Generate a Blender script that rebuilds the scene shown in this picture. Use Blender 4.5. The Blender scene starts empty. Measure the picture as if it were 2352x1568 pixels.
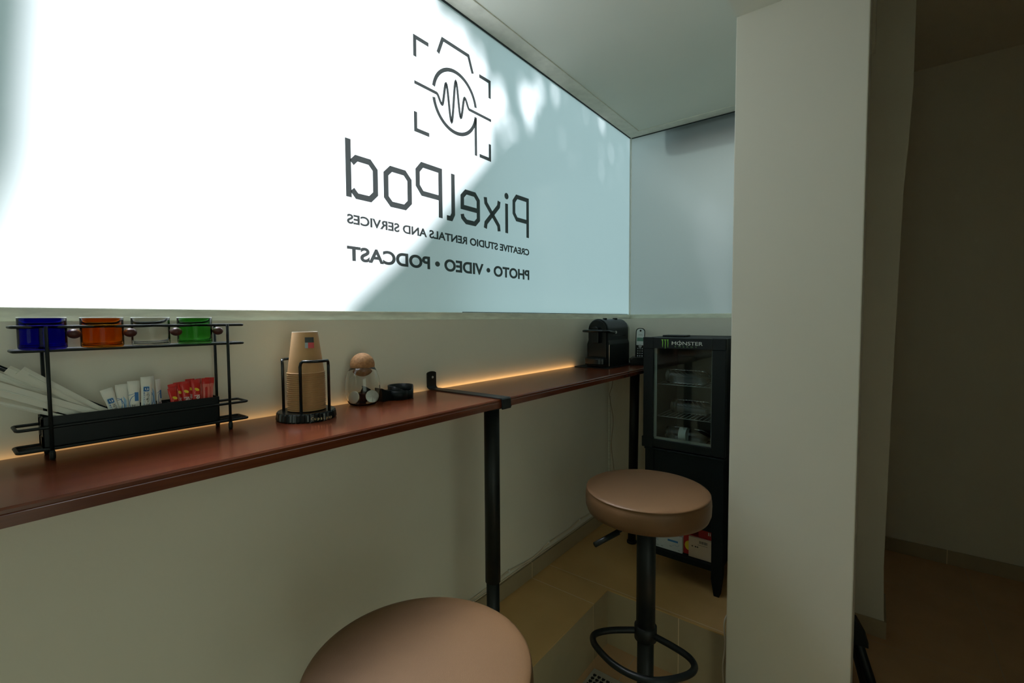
import bpy, bmesh, math, random
from mathutils import Vector, Matrix
random.seed(7)
PI = math.pi
sc = bpy.context.scene
col = sc.collection

# ------------------------------------------------------------------ camera
CZ = 1.357
cam_d = bpy.data.cameras.new('camera')
cam = bpy.data.objects.new('camera', cam_d)
col.objects.link(cam)
yaw, pitch, roll = 0.666539531, 0.0474774652, -0.00586789339
cy_, sy_, cp_, sp_ = math.cos(yaw), math.sin(yaw), math.cos(pitch), math.sin(pitch)
fwd = Vector((cy_*cp_, sy_*cp_, -sp_))
right = Vector((sy_, -cy_, 0.0))
up = right.cross(fwd)
r2 = math.cos(roll)*right + math.sin(roll)*up
u2 = -math.sin(roll)*right + math.cos(roll)*up
m3 = Matrix((r2, u2, -fwd)).transposed()
cam.matrix_world = Matrix.Translation((0, 0, CZ)) @ m3.to_4x4()
cam_d.sensor_width = 36.0
cam_d.lens = 36.0*1054.80515/2352.0
cam_d.clip_start = 0.02
cam_d.clip_end = 200
sc.camera = cam

# ------------------------------------------------------------------ world, sun, exposure
world = bpy.data.worlds.new('daylight')
sc.world = world
world.use_nodes = True
wbg = world.node_tree.nodes['Background']
wbg.inputs[0].default_value = (0.76, 0.83, 0.70, 1)
wbg.inputs[1].default_value = 2.3
sun_d = bpy.data.lights.new('sun', 'SUN')
sun = bpy.data.objects.new('sun', sun_d)
col.objects.link(sun)
SUN = Vector((-0.08, 0.72, 0.69)).normalized()       # direction towards the sun
sun.rotation_euler = SUN.to_track_quat('Z', 'Y').to_euler()
sun_d.energy = 42.0
sun_d.color = (1.0, 0.77, 0.66)
sun_d.angle = math.radians(0.5)
sc.view_settings.view_transform = 'Standard'
sc.view_settings.look = 'None'
sc.view_settings.gamma = 1
sc.view_settings.use_curve_mapping = False
sc.view_settings.exposure = 0.0
sc.cycles.max_bounces = 12
sc.cycles.diffuse_bounces = 7
sc.cycles.transmission_bounces = 12
sc.cycles.transparent_max_bounces = 16
sc.cycles.sample_clamp_indirect = 8.0
sc.cycles.caustics_reflective = False
sc.cycles.use_denoising = True

# ------------------------------------------------------------------ materials
def new_mat(name):
    m = bpy.data.materials.new(name); m.use_nodes = True
    nt = m.node_tree
    return m, nt, nt.nodes['Principled BSDF']

def pmat(name, c, rough=0.5, metal=0.0, noise=0.0, nscale=30.0, bump=0.0, bscale=200.0, spec=0.5, coat=0.0, c2=None, stretch=None):
    m, nt, b = new_mat(name)
    b.inputs['Base Color'].default_value = (*c, 1)
    b.inputs['Roughness'].default_value = rough
    b.inputs['Metallic'].default_value = metal
    b.inputs['Specular IOR Level'].default_value = spec
    b.inputs['Coat Weight'].default_value = coat
    if noise or bump:
        tc = nt.nodes.new('ShaderNodeTexCoord')
        mp = nt.nodes.new('ShaderNodeMapping')
        nt.links.new(tc.outputs['Object'], mp.inputs[0])
        if stretch: mp.inputs['Scale'].default_value = stretch
    if noise:
        n = nt.nodes.new('ShaderNodeTexNoise'); n.inputs['Scale'].default_value = nscale; n.inputs['Detail'].default_value = 6
        nt.links.new(mp.outputs[0], n.inputs[0])
        r = nt.nodes.new('ShaderNodeValToRGB')
        d = c2 if c2 else tuple(max(0, v*(1-noise)) for v in c)
        r.color_ramp.elements[0].position = 0.3; r.color_ramp.elements[1].position = 0.7
        r.color_ramp.elements[0].color = (*d, 1); r.color_ramp.elements[1].color = (*c, 1)
        nt.links.new(n.outputs['Fac'], r.inputs[0]); nt.links.new(r.outputs[0], b.inputs['Base Color'])
    if bump:
        n2 = nt.nodes.new('ShaderNodeTexNoise'); n2.inputs['Scale'].default_value = bscale; n2.inputs['Detail'].default_value = 4
        nt.links.new(mp.outputs[0], n2.inputs[0])
        bp = nt.nodes.new('ShaderNodeBump'); bp.inputs['Strength'].default_value = bump; bp.inputs['Distance'].default_value = 0.002
        nt.links.new(n2.outputs['Fac'], bp.inputs['Height']); nt.links.new(bp.outputs[0], b.inputs['Normal'])
    return m

def glass_mat(name, c, rough=0.0, ior=1.45, tint=None):
    m, nt, b = new_mat(name)
    b.inputs['Base Color'].default_value = (*c, 1)
    b.inputs['Roughness'].default_value = rough
    b.inputs['IOR'].default_value = ior
    b.inputs['Transmission Weight'].default_value = 1.0
    return m

M = {}
M['wall'] = pmat('wall_paint', (0.77, 0.755, 0.65), 0.62, noise=0.05, nscale=2.5, bump=0.25, bscale=60)
M['alcove_ceiling'] = pmat('ceiling_paint', (0.76, 0.78, 0.69), 0.6, noise=0.06, nscale=2, bump=0.2, bscale=40)
M['plaster'] = pmat('rough_plaster', (0.80, 0.80, 0.70), 0.8, noise=0.15, nscale=25, bump=0.8, bscale=35)
M['column'] = pmat('column_paint', (0.62, 0.60, 0.51), 0.5, noise=0.03, nscale=2, bump=0.1, bscale=50)
M['dark_wall'] = pmat('far_room_paint', (0.64, 0.61, 0.51), 0.7, noise=0.06, nscale=2, bump=0.25, bscale=50)
M['frame_paint'] = pmat('frame_paint', (0.80, 0.82, 0.70), 0.5, noise=0.25, nscale=14, bump=0.3, bscale=40, stretch=(1, 1, 6))
M['bead'] = pmat('white_bead', (0.75, 0.76, 0.70), 0.5)
M['gasket'] = pmat('black_gasket', (0.02, 0.03, 0.03), 0.6)
M['black_metal'] = pmat('black_powder_coat', (0.006, 0.009, 0.009), 0.45, bump=0.08, bscale=900, spec=0.3)
M['black_gloss'] = pmat('black_gloss', (0.004, 0.007, 0.008), 0.25, spec=0.4)
M['black_plastic'] = pmat('black_plastic', (0.004, 0.008, 0.009), 0.42, spec=0.25)
M['navy'] = pmat('dark_navy_paint', (0.003, 0.008, 0.009), 0.55, spec=0.2)
M['niche'] = pmat('niche_dark', (0.02, 0.026, 0.028), 0.6)
M['leather'] = pmat('tan_leather', (0.122, 0.063, 0.026), 0.48, noise=0.12, nscale=8, bump=0.15, bscale=700, spec=0.28)
M['cork'] = pmat('cork', (0.42, 0.21, 0.085), 0.8, noise=0.4, nscale=150, bump=0.5, bscale=200)
M['cardboard'] = pmat('kraft_paper', (0.46, 0.26, 0.11), 0.7, noise=0.06, nscale=60)
M['rim_white'] = pmat('rim_white', (0.85, 0.80, 0.72), 0.6)
M['paper'] = pmat('white_paper', (0.74, 0.74, 0.67), 0.7, noise=0.05, nscale=20)
M['sugar_white'] = pmat('sugar_paper', (0.80, 0.80, 0.74), 0.55, bump=0.4, bscale=120)
M['blue_print'] = pmat('blue_print', (0.03, 0.16, 0.42), 0.5)
M['light_blue'] = pmat('light_blue_print', (0.30, 0.50, 0.72), 0.5)
M['red_foil'] = pmat('red_foil', (0.55, 0.02, 0.015), 0.35, bump=0.3, bscale=100)
M['pink_print'] = pmat('pink_print', (0.80, 0.30, 0.24), 0.5)
M['yellow_print'] = pmat('yellow_print', (0.80, 0.62, 0.05), 0.5)
M['white_print'] = pmat('white_print', (0.85, 0.85, 0.82), 0.5)
M['grey_print'] = pmat('grey_print', (0.28, 0.32, 0.33), 0.5)
M['dark_print'] = pmat('dark_print', (0.03, 0.035, 0.035), 0.5)
M['red_print'] = pmat('red_print', (0.55, 0.05, 0.06), 0.5)
M['green_print'] = pmat('green_print', (0.16, 0.42, 0.04), 0.5)
M['dim_green_print'] = pmat('dim_green_print', (0.10, 0.22, 0.08), 0.5)
M['logo_white'] = pmat('logo_white', (0.55, 0.60, 0.56), 0.5)
M['gold_print'] = pmat('gold_print', (0.65, 0.5, 0.25), 0.4, metal=0.5)
M['silver'] = pmat('silver_foil', (0.62, 0.63, 0.58), 0.38, metal=0.8, bump=0.6, bscale=80)
M['gold_foil'] = pmat('gold_foil', (0.50, 0.40, 0.18), 0.3, metal=0.85)
M['dark_foil'] = pmat('dark_foil', (0.035, 0.015, 0.015), 0.25, metal=0.5)
M['steel'] = pmat('steel', (0.6, 0.62, 0.60), 0.3, metal=1.0)
M['wood_ball'] = pmat('mahogany_ball', (0.075, 0.022, 0.018), 0.45, noise=0.3, nscale=30, spec=0.35)
M['rim_glint'] = pmat('ground_rim_glint', (0.9, 0.93, 0.9), 0.15)  # white paint for the window's glint on the ground mug rims
M['skirting'] = None
M['beige_box'] = pmat('beige_card', (0.52, 0.43, 0.31), 0.7)
M['white_box'] = pmat('white_card', (0.50, 0.56, 0.58), 0.6)
M['red_box'] = pmat('red_card', (0.45, 0.02, 0.02), 0.5)
M['cable'] = pmat('off_white_cable', (0.62, 0.55, 0.42), 0.5)
M['lcd'] = pmat('lcd_green', (0.10, 0.24, 0.19), 0.3)
M['phone_silver'] = pmat('phone_silver', (0.62, 0.72, 0.72), 0.35)
M['cream'] = pmat('cream_cloth', (0.42, 0.40, 0.33), 0.9, bump=0.5, bscale=500)
M['mat_black'] = pmat('black_pile', (0.01, 0.01, 0.01), 0.9)
M['blue_glass'] = glass_mat('blue_glass', (0.07, 0.05, 0.80), ior=1.16)
M['amber_glass'] = glass_mat('amber_glass', (0.97, 0.40, 0.04), ior=1.16)
M['clear_glass'] = glass_mat('clear_glass', (0.97, 0.98, 0.97), ior=1.18)
M['green_glass'] = glass_mat('green_glass', (0.30, 0.78, 0.28), ior=1.16)
M['jar_glass'] = glass_mat('jar_glass', (0.97, 0.98, 0.97), ior=1.33)
M['plastic_clear'] = glass_mat('clear_plastic', (0.9, 0.93, 0.92), rough=0.12, ior=1.3)

def thin_glass(name, tint=(0.85, 0.9, 0.88), refl=0.08):
    m = bpy.data.materials.new(name); m.use_nodes = True; nt = m.node_tree; nt.nodes.clear()
    o = nt.nodes.new('ShaderNodeOutputMaterial'); t = nt.nodes.new('ShaderNodeBsdfTransparent'); g = nt.nodes.new('ShaderNodeBsdfGlossy')
    t.inputs[0].default_value = (*tint, 1); g.inputs['Roughness'].default_value = 0.03
    f = nt.nodes.new('ShaderNodeFresnel'); gm = nt.nodes.new('ShaderNodeNewGeometry'); mr = nt.nodes.new('ShaderNodeMapRange')
    mr.inputs[3].default_value = 1.5; mr.inputs[4].default_value = 1/1.5      # same reflectance from both sides of a thin sheet
    nt.links.new(gm.outputs['Backfacing'], mr.inputs[0]); nt.links.new(mr.outputs[0], f.inputs[0])
    mx = nt.nodes.new('ShaderNodeMixShader')
    nt.links.new(f.outputs[0], mx.inputs[0]); nt.links.new(t.outputs[0], mx.inputs[1]); nt.links.new(g.outputs[0], mx.inputs[2]); nt.links.new(mx.outputs[0], o.inputs[0])
    return m
M['door_glass'] = thin_glass('fridge_door_glass')

def frosted(name, tr=(0.84, 0.86, 0.83), df=(0.6, 0.62, 0.6), fac=0.2, fwd_=0.4, rough=0.5, ior=1.25):
    """etched film: part diffuse translucent, part forward scattering"""
    m = bpy.data.materials.new(name); m.use_nodes = True; nt = m.node_tree; nt.nodes.clear()
    o = nt.nodes.new('ShaderNodeOutputMaterial'); t = nt.nodes.new('ShaderNodeBsdfTranslucent'); d = nt.nodes.new('ShaderNodeBsdfDiffuse')
    rf = nt.nodes.new('ShaderNodeBsdfRefraction'); rf.inputs['Roughness'].default_value = rough; rf.inputs['IOR'].default_value = ior
    rf.inputs[0].default_value = (*tr, 1)
    g = nt.nodes.new('ShaderNodeBsdfGlossy'); g.inputs['Roughness'].default_value = 0.12
    t.inputs[0].default_value = (*tr, 1); d.inputs[0].default_value = (*df, 1)
    m0 = nt.nodes.new('ShaderNodeMixShader'); m0.inputs[0].default_value = fwd_
    nt.links.new(t.outputs[0], m0.inputs[1]); nt.links.new(rf.outputs[0], m0.inputs[2])
    mx = nt.nodes.new('ShaderNodeMixShader'); mx.inputs[0].default_value = fac
    nt.links.new(m0.outputs[0], mx.inputs[1]); nt.links.new(d.outputs[0], mx.inputs[2])
    m2 = nt.nodes.new('ShaderNodeMixShader'); m2.inputs[0].default_value = 0.04
    nt.links.new(mx.outputs[0], m2.inputs[1]); nt.links.new(g.outputs[0], m2.inputs[2])
    nt.links.new(m2.outputs[0], o.inputs[0])
    return m
def vinyl_mat():
    m = bpy.data.materials.new('dark_vinyl'); m.use_nodes = True; nt = m.node_tree; nt.nodes.clear()
    o = nt.nodes.new('ShaderNodeOutputMaterial'); t = nt.nodes.new('ShaderNodeBsdfTransparent'); d = nt.nodes.new('ShaderNodeBsdfDiffuse')
    d.inputs[0].default_value = (.045, .075, .075, 1); mx = nt.nodes.new('ShaderNodeMixShader'); mx.inputs[0].default_value = .79
    nt.links.new(t.outputs[0], mx.inputs[1]); nt.links.new(d.outputs[0], mx.inputs[2]); nt.links.new(mx.outputs[0], o.inputs[0])
    return m
M['frosted'] = frosted('frosted_pane', (.345, .475, .60), (.55, .62, .62), .15)
M['vinyl'] = vinyl_mat()
M['clear_back'] = thin_glass('clear_outer_face', (.97, .98, .97))

def wood_mat():
    m, nt, b = new_mat('mahogany_stained_board')
    tc = nt.nodes.new('ShaderNodeTexCoord'); mp = nt.nodes.new('ShaderNodeMapping')
    mp.inputs['Scale'].default_value = (1.2, 14, 14)
    nt.links.new(tc.outputs['Object'], mp.inputs[0])
    n = nt.nodes.new('ShaderNodeTexNoise'); n.inputs['Scale'].default_value = 4; n.inputs['Detail'].default_value = 8; n.inputs['Distortion'].default_value = 0.6
    nt.links.new(mp.outputs[0], n.inputs[0])
    r = nt.nodes.new('ShaderNodeValToRGB')
    r.color_ramp.elements[0].position = 0.25; r.color_ramp.elements[0].color = (0.070, 0.013, 0.0055, 1)
    r.color_ramp.elements[1].position = 0.8; r.color_ramp.elements[1].color = (0.150, 0.041, 0.0145, 1)
    nt.links.new(n.outputs['Fac'], r.inputs[0]); nt.links.new(r.outputs[0], b.inputs['Base Color'])
    b.inputs['Roughness'].default_value = 0.22
    b.inputs['Specular IOR Level'].default_value = 0.42
    bp = nt.nodes.new('ShaderNodeBump'); bp.inputs['Strength'].default_value = 0.05; bp.inputs['Distance'].default_value = 0.001
    nt.links.new(n.outputs['Fac'], bp.inputs['Height']); nt.links.new(bp.outputs[0], b.inputs['Normal'])
    return m
M['wood'] = wood_mat()

def tile_mat(name, c, c2, xs=(), ys=(), grout=(0.75, 0.62, 0.40), w=0.0016, rough=0.38):
    """beige tile with grout lines at world x / y positions"""
    m, nt, b = new_mat(name)
    geo = nt.nodes.new('ShaderNodeNewGeometry'); sp = nt.nodes.new('ShaderNodeSeparateXYZ')
    nt.links.new(geo.outputs['Position'], sp.inputs[0])
    n = nt.nodes.new('ShaderNodeTexNoise'); n.inputs['Scale'].default_value = 5; n.inputs['Detail'].default_value = 8
    nt.links.new(geo.outputs['Position'], n.inputs[0])
    r = nt.nodes.new('ShaderNodeValToRGB'); r.color_ramp.elements[0].position = 0.3; r.color_ramp.elements[1].position = 0.7
    r.color_ramp.elements[0].color = (*c2, 1); r.color_ramp.elements[1].color = (*c, 1)
    nt.links.new(n.outputs['Fac'], r.inputs[0])
    prev = r.outputs[0]
    for ax, vals in ((0, xs), (1, ys)):
        for v in vals:
            cmp_ = nt.nodes.new('ShaderNodeMath'); cmp_.operation = 'COMPARE'; cmp_.inputs[1].default_value = v; cmp_.inputs[2].default_value = w
            nt.links.new(sp.outputs[ax], cmp_.inputs[0])
            mx = nt.nodes.new('ShaderNodeMix'); mx.data_type = 'RGBA'
            nt.links.new(cmp_.outputs[0], mx.inputs[0]); nt.links.new(prev, mx.inputs[6]); mx.inputs[7].default_value = (*grout, 1)
            prev = mx.outputs[2]
    nt.links.new(prev, b.inputs['Base Color'])
    b.inputs['Roughness'].default_value = rough
    return m
TC, TC2 = (0.68, 0.45, 0.19), (0.60, 0.385, 0.155)
M['platform_tile'] = tile_mat('beige_step_tile', TC, TC2, xs=(1.583, 1.7185, 0.98, 0.38))
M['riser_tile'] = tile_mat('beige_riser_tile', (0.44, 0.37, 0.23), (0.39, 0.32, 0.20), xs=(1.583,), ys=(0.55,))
M['floor_tile'] = tile_mat('brown_floor_tile', (0.60, 0.38, 0.21), (0.52, 0.33, 0.18), xs=(1.2, 1.8, 2.4, 3.0), ys=(-1.0, -0.42, 0.18, 0.72), grout=(0.5, 0.38, 0.26))
M['skirting'] = tile_mat('skirting_tile', (0.38, 0.31, 0.20), (0.33, 0.27, 0.17), xs=(1.583, 0.98, 0.38), ys=(-0.35,))

# ------------------------------------------------------------------ mesh helpers
class MB:
    def __init__(s): s.bm = bmesh.new()
    def box(s, x0, x1, y0, y1, z0, z1, bev=0.0, seg=2):
        r = bmesh.ops.create_cube(s.bm, size=1.0)
        vs = r['verts']
        for v in vs:
            v.co = Vector((x0 + (v.co.x+.5)*(x1-x0), y0 + (v.co.y+.5)*(y1-y0), z0 + (v.co.z+.5)*(z1-z0)))
        if bev:
            es = list({e for v in vs for e in v.link_edges})
            bmesh.ops.bevel(s.bm, geom=es, offset=bev, segments=seg, affect='EDGES', profile=0.5)
        return s
    def cyl(s, p0, p1, r0, r1=None, n=24):
        return s.tube([p0, p1], r0, n, r_end=r1)
    def tube(s, pts, r, n=10, closed=False, r_end=None, flat=1.0):
        pts = [Vector(p) for p in pts]
        N = len(pts)
        rings = []
        t0 = (pts[1]-pts[0]).normalized()
        ref = Vector((0, 0, 1)) if abs(t0.z) < 0.9 else Vector((1, 0, 0))
        u = t0.cross(ref).normalized()
        for i, p in enumerate(pts):
            if closed: t = (pts[(i+1) % N]-pts[i-1]).normalized()
            elif i == 0: t = t0
            elif i == N-1: t = (pts[-1]-pts[-2]).normalized()
            else: t = ((pts[i+1]-p).normalized()+(p-pts[i-1]).normalized()).normalized()
            u = (u - t*u.dot(t)).normalized(); v = t.cross(u)
            rr = r if r_end is None else r + (r_end-r)*i/(N-1)
            rings.append([s.bm.verts.new(p + u*math.cos(2*PI*k/n)*rr + v*math.sin(2*PI*k/n)*rr*flat) for k in range(n)])
        for i in range(N if closed else N-1):
            a, b = rings[i], rings[(i+1) % N]
            for k in range(n):
                f = s.bm.faces.new((a[k], a[(k+1) % n], b[(k+1) % n], b[k])); f.smooth = True
        if not closed:
            s.bm.faces.new(list(reversed(rings[0]))); s.bm.faces.new(rings[-1])
        return s
    def lathe(s, prof, c, n=48, axis='z', smooth=True):
        c = Vector(c); rings = []
        for r, h in prof:
            if r < 1e-6:
                rings.append([s.bm.verts.new(c + Vector((0, 0, h)))])
            else:
                rings.append([s.bm.verts.new(c + Vector((r*math.cos(2*PI*k/n), r*math.sin(2*PI*k/n), h))) for k in range(n)])
        for a, b in zip(rings, rings[1:]):
            for k in range(n):
                k2 = (k+1) % n
                if len(a) == 1 and len(b) == 1: continue
                if len(a) == 1: f = s.bm.faces.new((a[0], b[k2], b[k]))
                elif len(b) == 1: f = s.bm.faces.new((a[k], a[k2], b[0]))
                else: f = s.bm.faces.new((a[k], a[k2], b[k2], b[k]))
                f.smooth = smooth
        return s
    def prism(s, poly, plane, a, b, bev=0.0):
        """poly of 2D points in 'xy','xz','yz'; extruded from a to b along the third axis"""
        def P(p, t):
            return {'xy': Vector((p[0], p[1], t)), 'xz': Vector((p[0], t, p[1])), 'yz': Vector((t, p[0], p[1]))}[plane]
        A = [s.bm.verts.new(P(p, a)) for p in poly]; B = [s.bm.verts.new(P(p, b)) for p in poly]
        n = len(poly); fs = [s.bm.faces.new(A), s.bm.faces.new(list(reversed(B)))]
        for i in range(n): fs.append(s.bm.faces.new((A[i], B[i], B[(i+1) % n], A[(i+1) % n])))
        bmesh.ops.recalc_face_normals(s.bm, faces=fs)
        if bev:
            es = list({e for f in fs for e in f.edges})
            bmesh.ops.bevel(s.bm, geom=es, offset=bev, segments=2, affect='EDGES', profile=0.5)
        return s
    def ball(s, c, r, n=24):
        r = r if hasattr(r, '__len__') else (r, r, r)
        res = bmesh.ops.create_uvsphere(s.bm, u_segments=n, v_segments=n//2, radius=1.0)
        for v in res['verts']:
            v.co = Vector((c[0]+v.co.x*r[0], c[1]+v.co.y*r[1], c[2]+v.co.z*r[2]))
            for f in v.link_faces: f.smooth = True
        return s
    def stroke(s, pts, w, y0, y1, closed=False):
        """flat stroke of width w in the xz plane with mitred corners, extruded y0..y1"""
        P = [Vector(p) for p in pts]
        if closed and (P[0]-P[-1]).length < 1e-5: P = P[:-1]
        N = len(P); L = []; R = []
        for i, p in enumerate(P):
            d1 = (p - P[i-1]).normalized() if (i > 0 or closed) else None
            d2 = (P[(i+1) % N] - p).normalized() if (i < N-1 or closed) else None
            if d1 is None: d1 = d2
            if d2 is None: d2 = d1
            n1 = Vector((-d1.y, d1.x)); n2 = Vector((-d2.y, d2.x)); nn = (n1+n2).normalized()
            k = w/2/max(0.45, nn.dot(n1))
            L.append(p+nn*k); R.append(p-nn*k)
        for i in range(N if closed else N-1):
            j = (i+1) % N
            s.prism([L[i], L[j], R[j], R[i]], 'xz', y0, y1)
        return s
    def text(s, body, origin, xd, yd, height=None, width=None, depth=0.0004, offset=0.0, align='LEFT', shear=0):
        cu = bpy.data.curves.new('t', 'FONT'); cu.body = body; cu.size = 1.0; cu.offset = offset
        o = bpy.data.objects.new('t', cu); col.objects.link(o)
        dg = bpy.context.evaluated_depsgraph_get(); dg.update()
        me = bpy.data.meshes.new_from_object(o.evaluated_get(dg))
        bpy.data.objects.remove(o); bpy.data.curves.remove(cu)
        if not me.vertices: return s
        xs = [v.co.x for v in me.vertices]; ys = [v.co.y for v in me.vertices]
        x0, x1, yb, yt = min(xs), max(xs), min(ys), max(ys)
        sy = height/(yt-yb) if height else width/(x1-x0)
        sx = width/(x1-x0) if width else sy
        xd = Vector(xd).normalized(); yd = Vector(yd).normalized(); nd = xd.cross(yd)
        O = Vector(origin)
        vs = [s.bm.verts.new(O + xd*((v.co.x-x0)*sx) + yd*((v.co.y-yb)*sy)) for v in me.vertices]
        new = []
        for p in me.polygons:
            try: new.append(s.bm.faces.new([vs[i] for i in p.vertices]))
            except ValueError: pass
        if depth:
            ex = bmesh.ops.extrude_face_region(s.bm, geom=new)
            bmesh.ops.translate(s.bm, vec=nd*depth, verts=[g for g in ex['geom'] if isinstance(g, bmesh.types.BMVert)])
        bpy.data.meshes.remove(me)
        return s
    def xf(s, mat):
        s.bm.transform(mat); return s

def world_loc(o):
    v = Vector((0, 0, 0))
    while o: v += o.location; o = o.parent
    return v
def obj(name, mb, mat, parent=None, at=None, label=None):
    """link the builder's mesh; coordinates given in world space, at = object origin"""
    me = bpy.data.meshes.new(name)
    base = world_loc(parent) if parent else Vector((0, 0, 0))
    org = Vector(at) if at else base
    mb.bm.transform(Matrix.Translation(-org))
    bmesh.ops.recalc_face_normals(mb.bm, faces=mb.bm.faces)
    mb.bm.to_mesh(me); mb.bm.free()
    if isinstance(mat, str): mat = M[mat]
    me.materials.append(mat)
    o = bpy.data.objects.new(name, me); col.objects.link(o)
    if parent: o.parent = parent
    o.location = org - base
    if label: o['label'] = label
    return o
def tag(o, label, cat, group=None, kind=None):
    if label: o['label'] = label
    if cat: o['category'] = cat
    if group: o['group'] = group
    if kind: o['kind'] = kind
    return o
def pane_faces(o, axis, val):
    """only the room-side face of a pane carries the frosted film"""
    o.data.materials.append(M['clear_back'])
    for p in o.data.polygons:
        n = p.normal[axis]
        p.material_index = 0 if n*val > .9 else 1
def thing(name, label, cat, loc=(0, 0, 0), group=None):
    o = bpy.data.objects.new(name, None); col.objects.link(o); o.location = loc
    o.empty_display_size = 0.05
    return tag(o, label, cat, group)
def struct(name, mb, mat, parent=None):
    o = obj(name, mb, mat, parent)
    if not parent: o['kind'] = 'structure'
    return o
def dup(root, loc, rot=None, label=None, group=None, parent=None):
    r = root.copy(); col.objects.link(r); r.location = loc
    if rot is not None: r.rotation_euler = rot
    if label: r['label'] = label
    if group: r['group'] = group
    for ch in list(root.children):
        c = ch.copy(); col.objects.link(c); c.parent = r
        for g in list(ch.children):
            d = g.copy(); col.objects.link(d); d.parent = c
    return r

# ------------------------------------------------------------------ room shell
WY = 1.15      # face of the window wall below the sill
PY = 1.173     # frosted pane
FX = 2.335     # far wall below the sill
FPX = 2.651    # frosted pane of the far window
SZ = 1.3585    # sill height
PZ = 0.233     # platform height
CA = 2.438     # alcove ceiling
CM = 2.708     # main ceiling
BZ = 2.300     # beam soffit
CX = 1.61      # column face
XB, YB, XR = -1.7, -3.2, 3.42
YN = -0.95     # wall close behind the camera
struct('floor', MB().box(XB, XR+.3, YB, 1.3, -0.12, 0.0), 'floor_tile')
pf = struct('floor_platform', MB().box(-1.6, 1.706, 0.844, WY, 0, PZ-.004).box(1.706, 2.6, 0.34, WY, 0, PZ-.004), 'riser_tile')
struct('floor_platform_tiles', MB().box(-1.6, 1.7065, 0.842, WY, PZ-.004, PZ).box(1.7045, 2.6, 0.34, WY, PZ-.004, PZ), 'platform_tile')
# window wall: solid below the sill, glazed above from x=-1.2 on
struct('wall_left', MB().box(XB, 2.8, WY, WY+.16, 0, SZ).box(XB, -1.2, WY, WY+.16, SZ, CM+.12), 'wall')
struct('wall_far', MB().box(FX, FPX+.03, 0.34, WY+.05, PZ, SZ), 'wall')
struct('wall_back', MB().box(XB-.15, XB, YN-.15, 1.31, 0, .95).box(XB-.15, XB, YN-.15, 1.31, 2.1, CM).box(XB-.15, XB, YN-.15, -.05, .95, 2.1).box(XB-.15, XB, .85, 1.31, .95, 2.1), 'column')
w3 = struct('added_daylight_window', MB().box(XB-.09, XB-.085, 0.0, .80, 1.0, 2.05), 'door_glass')  # added window behind the camera, lets in extra daylight
struct('frame', MB().box(XB-.12, XB-.05, -.05, 0.0, .95, 2.1).box(XB-.12, XB-.05, .80, .85, .95, 2.1).box(XB-.12, XB-.05, 0.0, .80, .95, 1.0).box(XB-.12, XB-.05, 0.0, .80, 2.05, 2.1), 'frame_paint', w3)
struct('wall_front', MB().box(XB, -.75, YN-.15, YN, 0, CM).box(-.75, .35, YN-.15, YN, 2.1, CM).box(.35, .9, YN-.15, YN, 0, CM).box(.75, .9, YB, YN-.15, 0, CM), 'column')
d1 = struct('added_daylight_door', MB().box(-.70, .30, YN-.08, YN-.078, .10, 2.05), 'door_glass')  # added glass door behind the camera, daylight fill for lower walls and floor
pane_faces(d1, 1, 1)
struct('added_door_frame', MB().box(-.75, -.70, YN-.12, YN-.04, 0, 2.1).box(.30, .35, YN-.12, YN-.04, 0, 2.1).box(-.70, .30, YN-.12, YN-.04, 0, .10).box(-.70, .30, YN-.12, YN-.04, 2.05, 2.1), 'black_metal', d1)
struct('added_door_handle', MB().tube([(.24, YN-.04, .9), (.24, YN+.01, .92), (.24, YN+.01, 1.18), (.24, YN-.04, 1.2)], .012, 12), 'steel', d1)
struct('wall_main_room', MB().box(.75, XR+.15, YB-.15, YB, 0, CM), 'dark_wall')
struct('wall_return', MB().box(FPX+.16, XR, 0.10, 0.20, 0, CM), 'dark_wall')
struct('wall_right', MB().box(XR, XR+.15, YB, 0.2, 0, CM), 'dark_wall')
struct('ceiling', MB().box(XB, FPX+.025, 0.02, PY+.012, CA, CM+.12), 'alcove_ceiling')
struct('ceiling_main_room', MB().box(XB-.15, XR+.15, YB-.15, 0.02, CM, CM+.12).box(FPX+.025, XR+.15, 0.02, .2, CM, CM+.12), 'dark_wall')
struct('trim_ceiling_beam', MB().box(XB, CX, 0.0265, 0.362, BZ, CM+.02), 'alcove_ceiling')
struct('column', MB().box(CX, 1.95, 0.0265, 0.362, 0, CM+.02, bev=.003), 'column')
struct('wall_partition', MB().box(1.95, FPX+.16, 0.10, 0.362, 0, CM+.02), 'dark_wall')
# hand-plastered pier with a slightly wavy outer edge
edge = [(-.0670, 0.0), (-.0670, .073), (-.0655, .09), (-.060, .31), (-.064, .70), (-.070, 1.2), (-.082, 1.86), (-.0925, 2.05), (-.1014, 2.27), (-.1015, 2.72)]
struct('trim_pier', MB().prism([(0.11, 0), *edge, (0.11, 2.72)], 'yz', 2.448, 2.811), 'dark_wall')
struct('baseboard_pier', MB().box(2.441, 2.70, -.0745, .09, 0.0, 0.074, bev=.001), 'skirting')
struct('baseboard_left', MB().box(-1.6, FX-.008, WY-.009, WY, PZ, .302, bev=.0015), 'skirting')
struct('baseboard_far', MB().box(FX-.009, FX, 0.362, WY-.009, PZ, .302, bev=.0015), 'skirting')
struct('baseboard_right', MB().box(XR-.01, XR, YB, 0.3, 0, .078, bev=.0015), 'skirting')
struct('baseboard_column', MB().box(1.66, 1.95, .362, .374, 0, .305, bev=.002).box(1.70, 1.95, .0145, .0265, 0, .075, bev=.002), 'skirting')
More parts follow.
